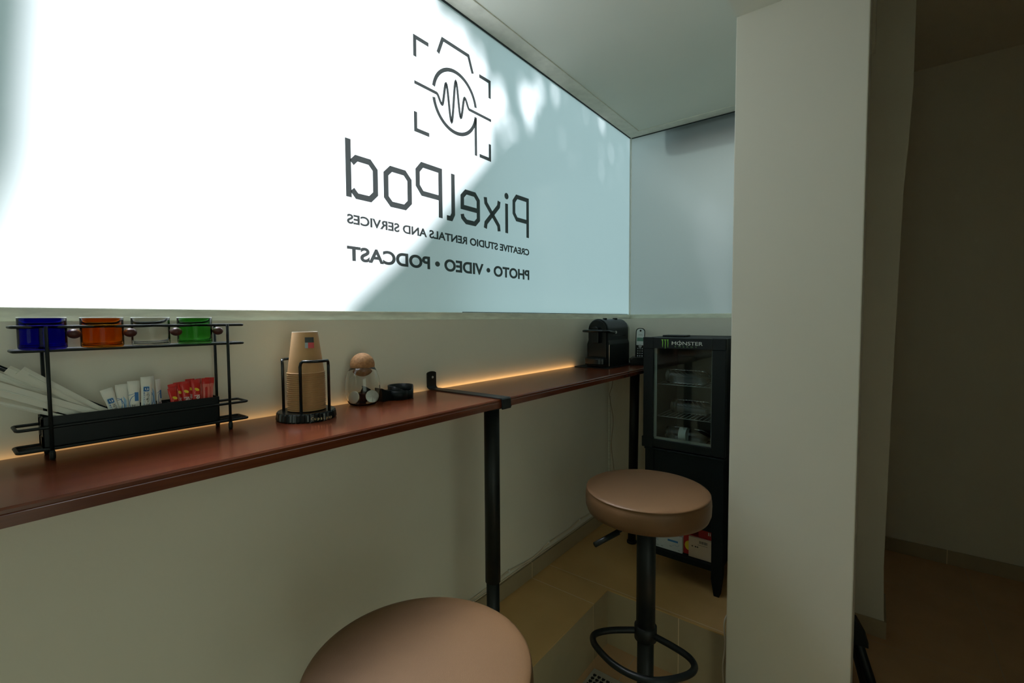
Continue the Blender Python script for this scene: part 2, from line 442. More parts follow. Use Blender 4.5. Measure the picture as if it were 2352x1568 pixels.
# window 1 (left wall)
w1 = struct('window_1', MB().box(-1.2, FPX, PY, PY+.0015, 1.384, CA), 'frosted')
pane_faces(w1, 1, -1)
struct('frame', MB().box(-1.2, FPX-.002, WY+.014, WY+.16, SZ-.001, 1.3838, bev=.002), 'frame_paint', w1)
struct('gasket', MB().box(-1.2, FPX-.01, PY-.007, PY-.001, CA-.005, CA), 'gasket', w1)
struct('corner_bead', MB().box(FPX-.012, FPX-.001, PY-.010, PY-.001, 1.384, CA-.005, bev=.002), 'bead', w1)
struct('bottom_gasket', MB().box(1.2, FPX-.03, PY-.003, PY-.0008, 1.384, 1.3865), 'gasket', w1)
# window 2 (far wall)
w2 = struct('window_2', MB().box(FPX, FPX+.0015, 0.362, PY, 1.384, CA), 'frosted')
pane_faces(w2, 0, -1)
struct('frame', MB().box(FPX-.012, FPX+.03, 0.362, PY-.001, SZ+.0005, 1.3838, bev=.002), 'frame_paint', w2)
struct('gasket', MB().box(FPX-.007, FPX-.001, 0.362, PY-.012, CA-.007, CA), 'gasket', w2)
# rough plaster band where the ceiling meets the panes
struct('trim_1', MB().box(-1.2, FPX-.075, PY-.085, PY-.008, CA-.004, CA+.001, bev=.0018), 'plaster')
struct('trim_2', MB().box(FPX-.075, FPX-.008, 0.362, PY-.008, CA-.004, CA+.001, bev=.0018), 'plaster')

# ------------------------------------------------------------------ outside the frosted panes
struct('ground_outside', MB().box(-14, 14, 1.35, 16, -0.3, -0.1).box(2.9, 14, -6, 1.35, -.3, -.1), pmat('pale_paving', (0.10, 0.11, 0.10), 0.9))
struct('trim_shade_box', MB().box(FPX+.06, FPX+.19, 0.36, .99, CA-.12, CA+.05, bev=.04, seg=5), pmat('dark_shade_box', (0.05, 0.06, 0.06), 0.7))  # unseen box put here to cast the dark band atop the far pane
def out(x, z, D=9.0):      # a point of the pane carried D metres towards the sun
    p = Vector((x, PY, z)) + SUN*D
    return p
D = 9.0
yo = PY + SUN.y*D
def o2(x, z): p = out(x, z); return (p.x, p.z)
shade_outline = [o2(1.50, 2.07), o2(1.36, 1.94), o2(1.22, 1.80), o2(1.0, 1.57), o2(0.78, 1.39), o2(0.45, 1.1), (o2(0.45, .95)[0], -.1), (6.0, -.1), (6.0, o2(1.5, 2.07)[1])]  # unseen shade caster, outline shaped to the slanted shade edge on the pane
struct('sky_blocker_wall', MB().box(4.7, 4.9, .3, 2.4, -.1, 3.9), pmat('sky_blocker_render', (0.20, 0.22, 0.20), 0.9))  # unseen wall added to block low sky and darken the far pane
hs = struct('shade_caster_slanted', MB().prism(shade_outline, 'xz', yo-.05, yo+.2), pmat('shade_caster_render', (0.55, 0.55, 0.5), 0.9))
lw = [o2(0.135, 3.0), o2(.13, 2.2), o2(0.108, 1.95), o2(0.100, 1.84), o2(0.080, 1.75), o2(.055, 1.66), o2(-.2, 1.2), (o2(-.2, 1.2)[0], 1.2), (-6, 1.2), (-6, o2(0, 3.0)[1])]  # unseen shade caster, outline shaped to the shade at the pane's left
struct('shade_caster_left', MB().prism(lw, 'xz', yo-.05, yo+.2), pmat('shade_caster_render_2', (0.5, 0.5, 0.47), 0.9))
tree = thing('tree', 'leafy tree outside whose dappled shade falls on the frosted pane', 'tree', (o2(2.3, 0)[0], yo+.3, -.1))
obj('trunk', MB().tube([(o2(2.3, 0)[0], yo+.3, -.1), (o2(2.2, 0)[0], yo+.3, 3.0), (o2(2.0, 2)[0], yo+.3, o2(0, 2.1)[1])], .12, 12, r_end=.05), pmat('bark', (0.12, .08, .05), .9), tree)
mb = MB(); rnd = random.Random(3)
crown = [(2.62, 1.06), (2.42, 1.12), (2.366, 1.24), (2.25, 1.30), (2.166, 1.37), (2.04, 1.40), (1.93, 1.36)]     # height, inner limit of the shade
gaps = [(1.617, 2.25, .045, .095), (1.70, 2.365, .045, .05), (1.50, 2.10, .045, .07), (1.42, 2.21, .055, .085), (1.31, 2.30, .045, .065), (1.83, 2.40, .03, .035), (1.22, 2.41, .03, .03)]
def limit(z):
    for (za, xa), (zb, xb) in zip(crown, crown[1:]):
        if zb <= z <= za: return xa+(xb-xa)*(za-z)/(za-zb)
    return 1.06
for _ in range(5200):
    lx, lz = rnd.uniform(1.0, 3.3), rnd.uniform(1.93, 2.9)
    if lx < limit(lz)+rnd.uniform(-.03, .05): continue
    if any(((lx-gx)/ga)**2+((lz-gz)/gb)**2 < 1 for gx, gz, ga, gb in gaps): continue
    p = out(lx, lz, D+rnd.uniform(0.1, .8))
    q_ = .055*rnd.uniform(.6, 1.2)
    u = Vector((rnd.uniform(-1, 1), rnd.uniform(-1, 1), rnd.uniform(-1, 1))).normalized()
    w = u.cross(Vector((rnd.uniform(-1, 1), rnd.uniform(-1, 1), rnd.uniform(-1, 1)))).normalized()
    mb.bm.faces.new([mb.bm.verts.new(p+u*q_*k1+w*q_*.55*k2) for k1, k2 in ((-1, 0), (0, 1), (1, 0), (0, -1))])
lv = obj('foliage', mb, pmat('leaves', (0.06, .14, .03), .7), tree)
lv['kind'] = 'stuff'

# ------------------------------------------------------------------ lettering on the window (seen from behind)
VY0, VY1 = PY-.0012, PY-.0004
logo = thing('window_logo', 'dark reversed camera outline logo with sound wave, topmost on the frosted window', 'logo', (1.18, PY-.0012, 1.97))
wS = .0125
for pl in ([(.997, 2.199), (.997, 2.260), (1.055, 2.260)], [(1.303, 2.261), (1.361, 2.261), (1.361, 2.2)], [(.996, 2.026), (.996, 1.969), (1.053, 1.969)], [(1.301, 1.970), (1.360, 1.970), (1.360, 2.028)]):
    obj('corner_bracket', MB().stroke(pl, wS, VY0, VY1), 'vinyl', logo)
obj('camera_hump', MB().stroke([(1.097, 2.254), (1.119, 2.308), (1.245, 2.308), (1.267, 2.254)], wS, VY0, VY1), 'vinyl', logo)
LC, LR = (1.1785, 2.119), .1045
arc = lambda a0, a1, n=36: [(LC[0]+LR*math.cos(math.radians(a0+(a1-a0)*i/n)), LC[1]+LR*math.sin(math.radians(a0+(a1-a0)*i/n))) for i in range(n+1)]
obj('lens_ring', MB().stroke(arc(10, 170), wS, VY0, VY1).stroke(arc(190, 348), wS, VY0, VY1).stroke([(1.281, 2.103), (1.281, 1.964)], wS, VY0, VY1), 'vinyl', logo)
wave = [(.993, 2.118), (1.088, 2.118)]
ks = [(1.088, 2.118), (1.113, 2.090), (1.133, 2.166), (1.157, 2.046), (1.180, 2.192), (1.203, 2.076), (1.224, 2.151), (1.248, 2.119)]
for (xa, za), (xb, zb) in zip(ks, ks[1:]):
    for i in range(1, 13):
        t = i/12; e = (1-math.cos(PI*t))/2
        wave.append((xa+(xb-xa)*t, za+(zb-za)*e))
wave.append((1.368, 2.119))
obj('sound_wave', MB().stroke(wave, .0100, VY0, VY1), 'vinyl', logo)
nm = thing('window_lettering', 'large reversed word PixelPod in dark angular letters on frosted window', 'lettering', (1.18, PY-.0012, 1.70))
W2 = .0172
def rr(c, r=.0):
    return c
ltrs = [
 [([(1.603, 1.706), (1.603, 1.864), (1.527, 1.864), (1.508, 1.842), (1.508, 1.794), (1.527, 1.772), (1.5943, 1.772)], 0)],
 [([(1.460, 1.823), (1.460, 1.706)], 0)],
 [([(1.331, 1.823), (1.334, 1.802), (1.409, 1.727), (1.412, 1.706)], 0), ([(1.413, 1.823), (1.409, 1.802), (1.334, 1.727), (1.330, 1.706)], 0)],
 [([(1.205, 1.738), (1.208, 1.726), (1.226, 1.713), (1.272, 1.713), (1.291, 1.731), (1.291, 1.801), (1.272, 1.820), (1.225, 1.820), (1.206, 1.801), (1.206, 1.763), (1.2822, 1.763)], 0)],
 [([(1.160, 1.868), (1.160, 1.729), (1.150, 1.712), (1.129, 1.712)], 0)],
 [([(1.100, 1.706), (1.100, 1.864), (1.020, 1.864), (1.001, 1.842), (1.001, 1.794), (1.020, 1.772), (1.0913, 1.772)], 0)],
 [([(.896, 1.820), (.948, 1.820), (.967, 1.801), (.967, 1.732), (.948, 1.713), (.896, 1.713), (.877, 1.732), (.877, 1.801)], 1)],
 [([(.750, 1.868), (.750, 1.706)], 0), ([(.761, 1.729), (.776, 1.713), (.820, 1.713), (.839, 1.732), (.839, 1.801), (.820, 1.820), (.776, 1.820), (.761, 1.804)], 0)],
]
for strokes in ltrs:
    mb = MB()
    for pts, cl in strokes: mb.stroke(pts, W2 if pts[0][0] != 0 else W2, VY0, VY1, closed=bool(cl))
    if strokes[0][0][0] == (1.460, 1.823):
        mb.prism([(1.460+.0125*math.cos(a*PI/12), 1.853+.0125*math.sin(a*PI/12)) for a in range(24)], 'xz', VY0, VY1)
    obj('letter', mb, 'vinyl', nm)
t1 = MB().text('CREATIVE STUDIO RENTALS AND SERVICES', (1.613, VY0, 1.631), (-1, 0, 0), (0, 0, 1), height=.0275, width=.871, depth=.0006, offset=.030)
tag(obj('window_tagline', t1, 'vinyl', at=(1.18, PY-.0012, 1.63)), 'small reversed line CREATIVE STUDIO RENTALS AND SERVICES on window', 'lettering')
t2 = MB().text('PHOTO \u2022 VIDEO \u2022 PODCAST', (1.613, VY0, 1.5265), (-1, 0, 0), (0, 0, 1), height=.0425, width=.873, depth=.0006, offset=.034)
tag(obj('window_services_line', t2, 'vinyl', at=(1.18, PY-.0012, 1.52)), 'reversed line PHOTO VIDEO PODCAST, lowest writing on the window', 'lettering')

# ------------------------------------------------------------------ bar shelf along the wall
ZS, SF, SB = 1.129, 0.8355, 1.133
def board(x0, x1):
    prof = [(SB, ZS-.0245), (SF-.002, ZS-.0245), (SF-.002, ZS-.009), (SF+.001, ZS-.0075), (SF+.001, ZS-.003), (SF+.004, ZS), (SB, ZS)]
    return MB().prism(prof, 'yz', x0, x1)
tag(obj('bar_shelf_board', board(-1.5, 1.0225), 'wood', at=(0, 1, ZS-.0245)), 'nearer glossy mahogany-stained bar shelf board along the wall, carrying rack and cups', 'shelf', 'bar shelf boards')
tag(obj('bar_shelf_board', board(1.0235, 2.330), 'wood', at=(1.7, 1, ZS-.0245)), 'farther glossy mahogany-stained bar shelf board, carrying the black coffee machine', 'shelf', 'bar shelf boards')
led_m = bpy.data.materials.new('warm_led'); led_m.use_nodes = True
_nt = led_m.node_tree; _nt.nodes.clear(); _o = _nt.nodes.new('ShaderNodeOutputMaterial'); _e = _nt.nodes.new('ShaderNodeEmission')
_e.inputs[0].default_value = (1.0, 0.50, 0.17, 1); _e.inputs[1].default_value = 7.0; _nt.links.new(_e.outputs[0], _o.inputs[0])
M['led'] = led_m
led2 = led_m.copy(); led2.node_tree.nodes['Emission'].inputs[1].default_value = 3.0; M['led_dim'] = led2
tag(obj('led_strip', MB().box(-1.4, 1.0, SB, SB+.0018, ZS-.014, ZS-.006), 'led_dim', at=(0.5, SB, ZS-.01)), 'dim warm light strip hidden behind the nearer shelf board', 'light strip')
tag(obj('led_strip', MB().box(1.05, 1.95, SB, SB+.0018, ZS-.014, ZS-.006), 'led', at=(1.5, SB, ZS-.01)), 'bright orange light strip hidden behind the farther shelf board', 'light strip')

# steel strap bracket and leg under the joint
br = thing('shelf_bracket', 'black flat steel strap bracket over the joint of the shelf boards', 'bracket', (1.03, WY, ZS))
mb = MB()
zt = ZS+.0035
prof = []
mb.prism([(WY-.0045, 1.183), (WY-.0045, ZS+.012)] + [(WY-.0045-.009*(1-math.cos(a)), ZS+.012-(.012-.0035)*math.sin(a)) for a in [PI/8, PI/4, 3*PI/8, PI/2]] + [(SF-.004, zt), (SF-.009, ZS), (SF-.009, ZS-.029), (SF-.0045, ZS-.029), (SF-.0045, ZS+.0002), (WY-.012, ZS+.0002), (WY-.0005, ZS+.008), (WY-.0005, 1.183)], 'yz', 1.006, 1.045, bev=.0006)
obj('strap', mb, 'black_metal', br)
mb = MB(); mb.prism([(1.0255+.0195*math.cos(a*PI/10), 1.181+.007*math.sin(a*PI/10)) for a in range(11)], 'xz', WY-.0045, WY-.0005)
obj('rounded_tip', mb, 'black_metal', br)
obj('screw', MB().cyl((1.029, WY-.0045, 1.168), (1.029, WY-.0062, 1.168), .0042, .0032, 16), 'steel', br, label='small bright screw head')
lg = thing('steel_shelf_support', 'black round adjustable steel leg under the strap bracket, nearer one', 'table leg', (1.017, .878, PZ), 'bar shelf legs')
obj('upper_tube', MB().cyl((1.017, .878, .575), (1.017, .878, ZS-.028), .0228, n=32), 'black_metal', lg)
obj('lower_tube', MB().cyl((1.017, .878, PZ+.012), (1.017, .878, .585), .0195, n=32), 'black_metal', lg)
obj('foot', MB().lathe([(0, 0), (.024, 0), (.024, .008), (.0195, .012), (0, .012)], (1.017, .878, PZ)), 'black_metal', lg)
obj('mounting_plate', MB().box(.975, 1.06, .836, .92, ZS-.0282, ZS-.0245, bev=.001), 'black_metal', lg)
lg2 = thing('steel_shelf_support', 'black round steel leg at the shelf end beside the fridge, farther one', 'table leg', (2.149, .930, PZ), 'bar shelf legs')
pa, pb = Vector((2.149, .930, PZ)), Vector((2.075, .888, ZS-.028))
mid = pa.lerp(pb, .35)
obj('upper_tube', MB().cyl(mid, pb, .0222, n=32), 'black_metal', lg2)
obj('lower_tube', MB().cyl(pa+Vector((0, 0, .01)), mid, .0195, n=32), 'black_metal', lg2)
obj('foot', MB().lathe([(0, 0), (.024, 0), (.024, .01), (0, .01)], pa), 'black_metal', lg2)
obj('mounting_plate', MB().box(2.035, 2.115, .848, .928, ZS-.0282, ZS-.0245, bev=.001), 'black_metal', lg2)

# ------------------------------------------------------------------ bar stools
def stool(cx, cy, ztop, z0, label, rseat=.185, lever_to=None, loop=None):
    t = thing('bar_stool', label, 'stool', (cx, cy, z0), 'tan leather bar stools')
    h = .078; R = rseat
    prof = [(0, -h), (R-.02, -h), (R-.006, -h+.008), (R-.001, -h+.022), (R, -.030), (R-.001, -.016), (R-.004, -.010)]
    prof += [(R-.0035, -.0085), (R-.0022, -.0065), (R-.0035, -.0045), (R-.006, -.003), (R-.014, -.0012), (R-.03, .0), (R*.5, .001), (0, .001)]
    obj('seat', MB().lathe(prof, (cx, cy, ztop), 96), 'leather', t)
    obj('seat_plate', MB().lathe([(0, -h-.014), (.075, -h-.014), (.085, -h), (0, -h)], (cx, cy, ztop), 32), 'black_metal', t)
    obj('upper_post', MB().cyl((cx, cy, .36), (cx, cy, ztop-h-.013), .0285, n=36), 'black_metal', t)
    obj('lower_post', MB().cyl((cx, cy, z0+.02), (cx, cy, .37), .0250, n=36), 'black_metal', t)
    obj('base', MB().lathe([(0, 0), (.195, 0), (.197, .004), (.190, .009), (.10, .018), (.04, .03), (.027, .05), (0, .05)], (cx, cy, z0), 64), 'black_metal', t)
    obj('footrest_collar', MB().lathe([(.0285, -.022), (.034, -.020), (.034, .020), (.0285, .022)], (cx, cy, .385), 32), 'black_metal', t)
    # D-shaped foot rail
    fp = [(-.008, .022), (-.06, .087), (-.105, .118), (-.138, .108), (-.164, .072), (-.186, .02), (-.192, -.035), (-.180, -.085), (-.150, -.122), (-.110, -.153), (-.078, -.166), (-.050, -.162), (-.028, -.138), (-.014, -.09), (-.003, -.02)]
    P = [Vector((cx+a, cy+b, .385)) for a, b in fp]
    S = []
    for i in range(len(P)-1):
        p0, p1, p2, p3 = P[max(i-1, 0)], P[i], P[i+1], P[min(i+2, len(P)-1)]
        for k in range(6):
            u = k/6
            S.append(.5*((2*p1)+(-p0+p2)*u+(2*p0-5*p1+4*p2-p3)*u*u+(-p0+3*p1-3*p2+p3)*u**3))
    S.append(P[-1])
    obj('footrest', MB().tube(S, .0095, 14), 'black_metal', t)
    a, b = Vector((cx-.02, cy+.01, ztop-h-.02)), Vector((cx-.165, cy+.09, .70))
    b = Vector((b.x, b.y, ztop-h-.065))
    lv = obj('height_lever', MB().tube([a, a.lerp(b, .5)], .0045, 10), 'black_metal', t)
    obj('lever_grip', MB().tube([a.lerp(b, .5), b], .0085, 14, r_end=.0075), 'black_metal', lv)
    return t
stool(1.343, .534, .842, 0.009, 'tan leather bar stool in front of the fridge, whole seat and foot rail visible')
stool(.472, .566, .803, 0.0, 'nearest tan leather bar stool, seat cut off by the bottom of the photo')

# ------------------------------------------------------------------ serving rack with mugs
rk = thing('countertop_rack', 'black wire two-tier countertop rack carrying coloured glass mugs', 'rack', (.25, 1.092, ZS))
YF, YBk = 1.070, 1.117
r_ = .0019
def loop_rail(z, x0=.081, x1=.421, y0=YF, y1=YBk, r=.0026, rc=.006):
    pts = []
    for (cx, cyy, a0) in ((x1-rc, y1-rc, 0), (x0+rc, y1-rc, 90), (x0+rc, y0+rc, 180), (x1-rc, y0+rc, 270)):
        for k in range(5):
            a = math.radians(a0+k*22.5); pts.append((cx+rc*math.cos(a), cyy+rc*math.sin(a), z))
    return MB().tube(pts, r, 8, closed=True)
obj('guard_rail', loop_rail(1.3495), 'black_metal', rk)
obj('top_shelf_rail', loop_rail(1.3105), 'black_metal', rk)
obj('top_shelf_panel', MB().box(.083, .419, YF+.002, YBk-.002, 1.3105, 1.3122), 'black_metal', rk)
obj('middle_rail', loop_rail(1.1835, x0=.080, x1=.424, y0=YF-.003, y1=YBk+.003), 'black_metal', rk)
obj('bottom_rail', loop_rail(1.1475, x0=.080, x1=.424, y0=YF-.003, y1=YBk+.003), 'black_metal', rk)
for k in range(4):
    y = YF + .008 + k*.0098
    obj('bottom_bar', MB().tube([(.083, y, 1.1462), (.421, y, 1.1462)], .0013, 6), 'black_metal', rk)
for x, y in ((.1195, YF-.0045), (.3885, YF-.0045), (.1195, YBk+.0045), (.3835, YBk+.0045)):
    obj('post', MB().tube([(x, y, ZS+.001), (x, y, 1.3505)], .0027, 10), 'black_metal', rk)
    obj('foot', MB().lathe([(0, 0), (.0035, 0), (.0042, .004), (.0042, .012), (.003, .016), (0, .016)], (x, y, ZS), 16), 'black_plastic', rk)
tr = thing('packet_tray', 'long black open tray on the rack bottom tier holding sugar sticks', 'tray', (.245, 1.0935, 1.1485))
tx0, tx1, ty0, ty1, tz0, tz1 = .110, .3705, YF+.001, YBk-.001, 1.1495, 1.2005
obj('front_panel', MB().box(tx0, tx1, ty0, ty0+.0015, tz0, tz1, bev=.0003), 'black_plastic', tr)
obj('back_panel', MB().box(tx0, tx1, ty1-.0015, ty1, tz0, tz1, bev=.0003), 'black_plastic', tr)
mbe = MB().box(tx0, tx0+.0015, ty0, ty1, tz0, tz0+.018).box(tx0, tx0+.0015, ty0, ty0+.016, tz0, tz1).box(tx0, tx0+.0015, ty1-.016, ty1, tz0, tz1).box(tx0, tx0+.0015, ty0, ty1, tz0+.034, tz1-.004)
obj('end_panel', mbe, 'black_plastic', tr, label='left end panel with a finger slot')
obj('end_panel', MB().box(tx1-.0015, tx1, ty0, ty1, tz0, tz1), 'black_plastic', tr)
obj('bottom_panel', MB().box(tx0, tx1, ty0, ty1, tz0-.001, tz0+.0012), 'black_plastic', tr)
for x in (.197, .290): obj('divider', MB().box(x, x+.0012, ty0+.001, ty1-.001, tz0, tz1-.003), 'black_plastic', tr)

def mug(x, mat, label):
    r, h, z = .0300, .0520, 1.3128
    y = 1.0935
    t = thing('glass_mug', label, 'mug', (x, y, z), 'glass mugs on the rack')
    w = .0016
    prof = [(0, 0), (r-.003, 0), (r-.0008, .0012), (r, .004), (r, h-.0012), (r-w*.5, h), (r-w, h-.0012), (r-w, .005), (r-w-.003, .0032), (0, .0032)]
    obj('glass', MB().lathe(prof, (x, y, z), 64), mat, t)
    obj('glint_rim', MB().tube([(x+(r-.0008)*math.cos(k*PI/32), y+(r-.0008)*math.sin(k*PI/32), z+h) for k in range(64)], .0010, 6, closed=True), 'rim_glint', t, label='ground rim with the window reflection painted white')
    c = (x+r+.0062, y-.016, z+.0245)
    cb = MB().ball(c, (.0098, .0098, .0082), 28)
    obj('ball_handle', cb, 'wood_ball', t, label='round dark brown wooden handle')
    return t
mug(.1185, 'blue_glass', 'cobalt blue glass mug, first from the left on the rack')
mug(.1945, 'amber_glass', 'orange glass mug with wooden ball handle on the rack')
mug(.2655, 'clear_glass', 'clear colourless glass mug between orange and green mugs')
mug(.3385, 'green_glass', 'green glass mug, last on the right of the rack')

# sugar sticks ------------------------------------------------------
def stick_mesh(w=.0165, h=.080, t=.0035):
    mb = MB(); n = 9; cols = 5
    front = []; back = []
    for i in range(n):
        f = i/(n-1); z = f*h
        seal = 1 if (i in (0, 1, n-2, n-1)) else 0
        ww = w*(1.06 if seal else .92)
        th = .0004 if i in (0, n-1) else (.0006 if seal else t/2)
        rf = []; rb = []
        for k in range(cols):
            u = k/(cols-1)*2-1
            bulge = th*(1-abs(u)**2.2)+.0002
            rf.append(mb.bm.verts.new((u*ww/2, -bulge, z))); rb.append(mb.bm.verts.new((u*ww/2, bulge, z)))
        front.append(rf); back.append(rb)
    for i in range(n-1):
        for k in range(cols-1):
            f = mb.bm.faces.new((front[i][k], front[i][k+1], front[i+1][k+1], front[i+1][k])); f.smooth = True
            f = mb.bm.faces.new((back[i][k+1], back[i][k], back[i+1][k], back[i+1][k+1])); f.smooth = True
        mb.bm.faces.new((front[i][0], front[i+1][0], back[i+1][0], back[i][0]))
        mb.bm.faces.new((front[i+1][-1], front[i][-1], back[i][-1], back[i+1][-1]))
    mb.bm.faces.new(list(reversed([*front[0], *reversed(back[0])]))) ; mb.bm.faces.new([*front[-1], *reversed(back[-1])])
    return mb
FY = -.00215
def place(t, x, y, z, tilt, lean=0.0, yawr=0.0):
    t.rotation_euler = (lean, tilt, yawr); t.location = (x, y, z)
def white_stick(kind, x, y, ztop, tilt, label, yawr=0.0):
    t = thing('sugar_stick', label, 'sugar packet', (0, 0, 0), 'white sugar sticks in the tray')
    h = .088
    obj('wrapper', stick_mesh(.0175, h), 'sugar_white', t)
    if kind == 'label':
        mb = MB().prism([(-.0062, .012), (.0040, .012), (.0052, .0135), (.0052, .0695), (.004, .071), (-.005, .071), (-.0062, .0695)], 'xz', FY+.0006, FY+.0008)
        obj('label_panel', mb, pmat('pale_label', (.62, .72, .74), .5) if 'pale' not in M else M['pale'], t)
        obj('blue_badge', MB().prism([(-.0042, .0605), (.0028, .0605), (.0038, .0615), (.0038, .0685), (.0028, .0695), (-.0042, .0695), (-.005, .0685), (-.005, .0615)], 'xz', FY+.0001, FY+.0004), 'blue_print', t)
        obj('badge_mark', MB().prism([(-.003, .0655), (-.0005, .062), (-.002, .0675)], 'xz', FY-.0003, FY).prism([(.0005, .0625), (.0026, .064), (.001, .068)], 'xz', FY-.0003, FY), 'white_print', t)
        obj('print', MB().text('\u039b\u0395\u03a5\u039a\u0397 \u0396\u0391\u03a7\u0391\u03a1\u0397', (-.0003, FY+.0002, .059), (0, 0, -1), (1, 0, 0), height=.0042, width=.044, depth=.0002, offset=.01), 'dark_print', t)
        obj('print', MB().text('\u039a\u03a1\u03a5\u03a3\u03a4\u0391\u039b\u039b\u0399\u039a\u0397', (-.0046, FY+.0002, .059), (0, 0, -1), (1, 0, 0), height=.0022, width=.043, depth=.0002), 'blue_print', t)
    elif kind == 'cup':
        obj('blue_patch', MB().prism([(-.004, .020), (.001, .016), (.006, .03), (.0045, .045), (.005, .058), (.001, .066), (-.003, .062), (-.002, .05), (-.005, .038)], 'xz', FY+.0003, FY+.0006), 'light_blue', t)
        pts = [(-.0085+.010*math.cos(a), .047+.016*math.sin(a)) for a in [PI/2-i*PI/14 for i in range(15)]]
        obj('line_drawing', MB().stroke(pts, .0008, FY, FY+.0003).stroke([(-.008, .059), (-.002, .0605), (-.001, .052)], .0006, FY, FY+.0003), 'blue_print', t)
    else:
        obj('blue_badge', MB().box(.0005, .0062, FY+.0001, FY+.0004, .050, .0665, bev=.0001), 'blue_print', t)
        pts = [(.003-.0105*math.sin(a), .046+.015*math.cos(a)) for a in [i*PI/12 for i in range(13)]]
        obj('line_drawing', MB().stroke(pts, .0009, FY, FY+.0003).stroke([(-.0085, .062), (.0, .064)], .0007, FY, FY+.0003), 'blue_print', t)
        obj('print', MB().text('\u0396\u0391\u03a7\u0391\u03a1\u0397', (-.004, FY+.0001, .044), (0, 0, -1), (1, 0, 0), height=.0045, width=.026, depth=.0002, offset=.01), 'dark_print', t)
    z = ztop - h*math.cos(tilt)
    place(t, x, y, z, tilt, -.04, yawr)
    return t
M['pale'] = pmat('pale_label', (.62, .72, .74), .5)
# x is the foot of each stick; the tilt carries its top to where the photo shows it
white_stick('label', .2170, 1.084, 1.2365, -.26, 'leftmost white sugar stick, tilted left, with blue badge', .10)
white_stick('cup', .2200, 1.090, 1.2415, -.03, 'white sugar stick with pale blue splash, second from the left', 0)
white_stick('cup', .2235, 1.1015, 1.2405, .02, 'white sugar stick tucked behind the second one, plain top showing', 0)
white_stick('badge', .2335, 1.085, 1.2465, .01, 'white sugar stick with tall dark blue badge beside the tallest one')
white_stick('label', .2490, 1.080, 1.2525, .05, 'tallest white sugar stick facing front, with blue badge and Greek lettering', .05)
white_stick('cup', .2635, 1.091, 1.2520, -.02, 'white sugar stick just right of the tallest one, narrow blue print', .55)
white_stick('badge', .2755, 1.0965, 1.2445, .03, 'short shadowed white sugar stick next to the red sticks', .9)
def red_stick(kind, x, y, ztop, tilt, label, yawr=0.0):
    t = thing('sweetener_stick', label, 'sweetener packet', (0, 0, 0), 'red sweetener sticks in the tray')
    h = .078
    obj('wrapper', stick_mesh(.0155, h), 'red_foil', t)
    if kind == 'front':
        obj('yellow_leaf', MB().prism([(.0042*math.cos(a)+.0008, .0575+.0030*math.sin(a)-.0016*math.cos(a)) for a in [i*PI/10 for i in range(20)]], 'xz', FY, FY+.0004), 'yellow_print', t)
        obj('leaf_stem', MB().stroke([(-.001, .0555), (-.0035, .051), (-.002, .048), (.002, .0475)], .0006, FY, FY+.0003), 'pink_print', t)
        obj('print', MB().text('rel', (.0052, FY+.0001, .0335), (0, 0, 1), (-1, 0, 0), height=.0098, width=.0125, depth=.0002, offset=.012), 'white_print', t)
    else:
        mb = MB()
        for i in range(9): mb.box(-.0062+i*.0015, -.0062+i*.0015+.0007, FY+.0004, FY+.0008, .010, .066)
        obj('fine_print', mb, 'pink_print', t)
    place(t, x, y, ztop - h*math.cos(tilt), tilt, -.03, yawr)
    return t
red_stick('front', .3015, 1.079, 1.2275, -.13, 'leftmost red stick, lowest and tilted left, mostly lettering', .25)
red_stick('back', .3045, 1.083, 1.2345, -.14, 'red stick with pale fine print tilted left beside the first one', .1)
red_stick('front', .3100, 1.093, 1.2355, -.05, 'red stick with a partly hidden yellow leaf, left of centre', 0)
red_stick('front', .3175, 1.084, 1.2370, -.03, 'red stick with full yellow leaf, left of centre', .05)
red_stick('front', .3270, 1.094, 1.2400, .0, 'red stick with shaded yellow leaf behind the brightest one', 0)
red_stick('front', .3345, 1.083, 1.2390, -.01, 'bright red stick with yellow leaf and white lettering, right of centre', .1)
red_stick('back', .3430, 1.096, 1.2390, .02, 'dark red stick in shade showing its edge', .7)
red_stick('back', .3505, 1.087, 1.2395, .04, 'red stick full of pale fine print, second from the right', .0)
red_stick('back', .3570, 1.093, 1.2395, .06, 'rightmost red stick with pale fine print', -.15)

# paper-wrapped stirrers leaning out of the tray
def wrap(p0, p1, w, up_, mat, name, label, cat, group, fold=False):
    p0, p1 = Vector(p0), Vector(p1); d = (p1-p0); L = d.length; d.normalize()
    n = Vector((0, -1, 0)); v = d.cross(n).normalized(); n = v.cross(d)
    t = thing(name, label, cat, tuple(p0), group)
    mb = MB()
    rows = []
    for i in range(7):
        f = i/6; c = p0+d*L*f
        ring = [c+v*w/2, c+v*w*.2-n*.0012*-1, c-v*w/2, c-v*w*.2-n*.0012]
        rows.append([mb.bm.verts.new(q) for q in ring])
    for a, b in zip(rows, rows[1:]):
        for k in range(4): mb.bm.faces.new((a[k], a[(k+1) % 4], b[(k+1) % 4], b[k]))
    mb.bm.faces.new(rows[0]); mb.bm.faces.new(list(reversed(rows[-1])))
    o = obj('sleeve', mb, mat, t)
    o2_ = MB().tube([p0+d*.01-n*-.001, p1-d*.012-n*-.001], .0016, 8, flat=.7)
    obj('stick', o2_, mat, t)
    return t
WG = 'paper wrapped stirrers leaning in the tray'
wrap((.190, 1.083, 1.1835), (.052, 1.083, 1.2600), .0200, 0, 'paper', 'wrapped_stirrer', 'widest white paper wrapped stirrer at the front of the leaning bundle', 'stirrer', WG)
wrap((.196, 1.088, 1.1865), (.090, 1.088, 1.2790), .0160, 0, 'paper', 'wrapped_stirrer', 'white wrapped stirrer ending in a square cut tip near the rack post', 'stirrer', WG)
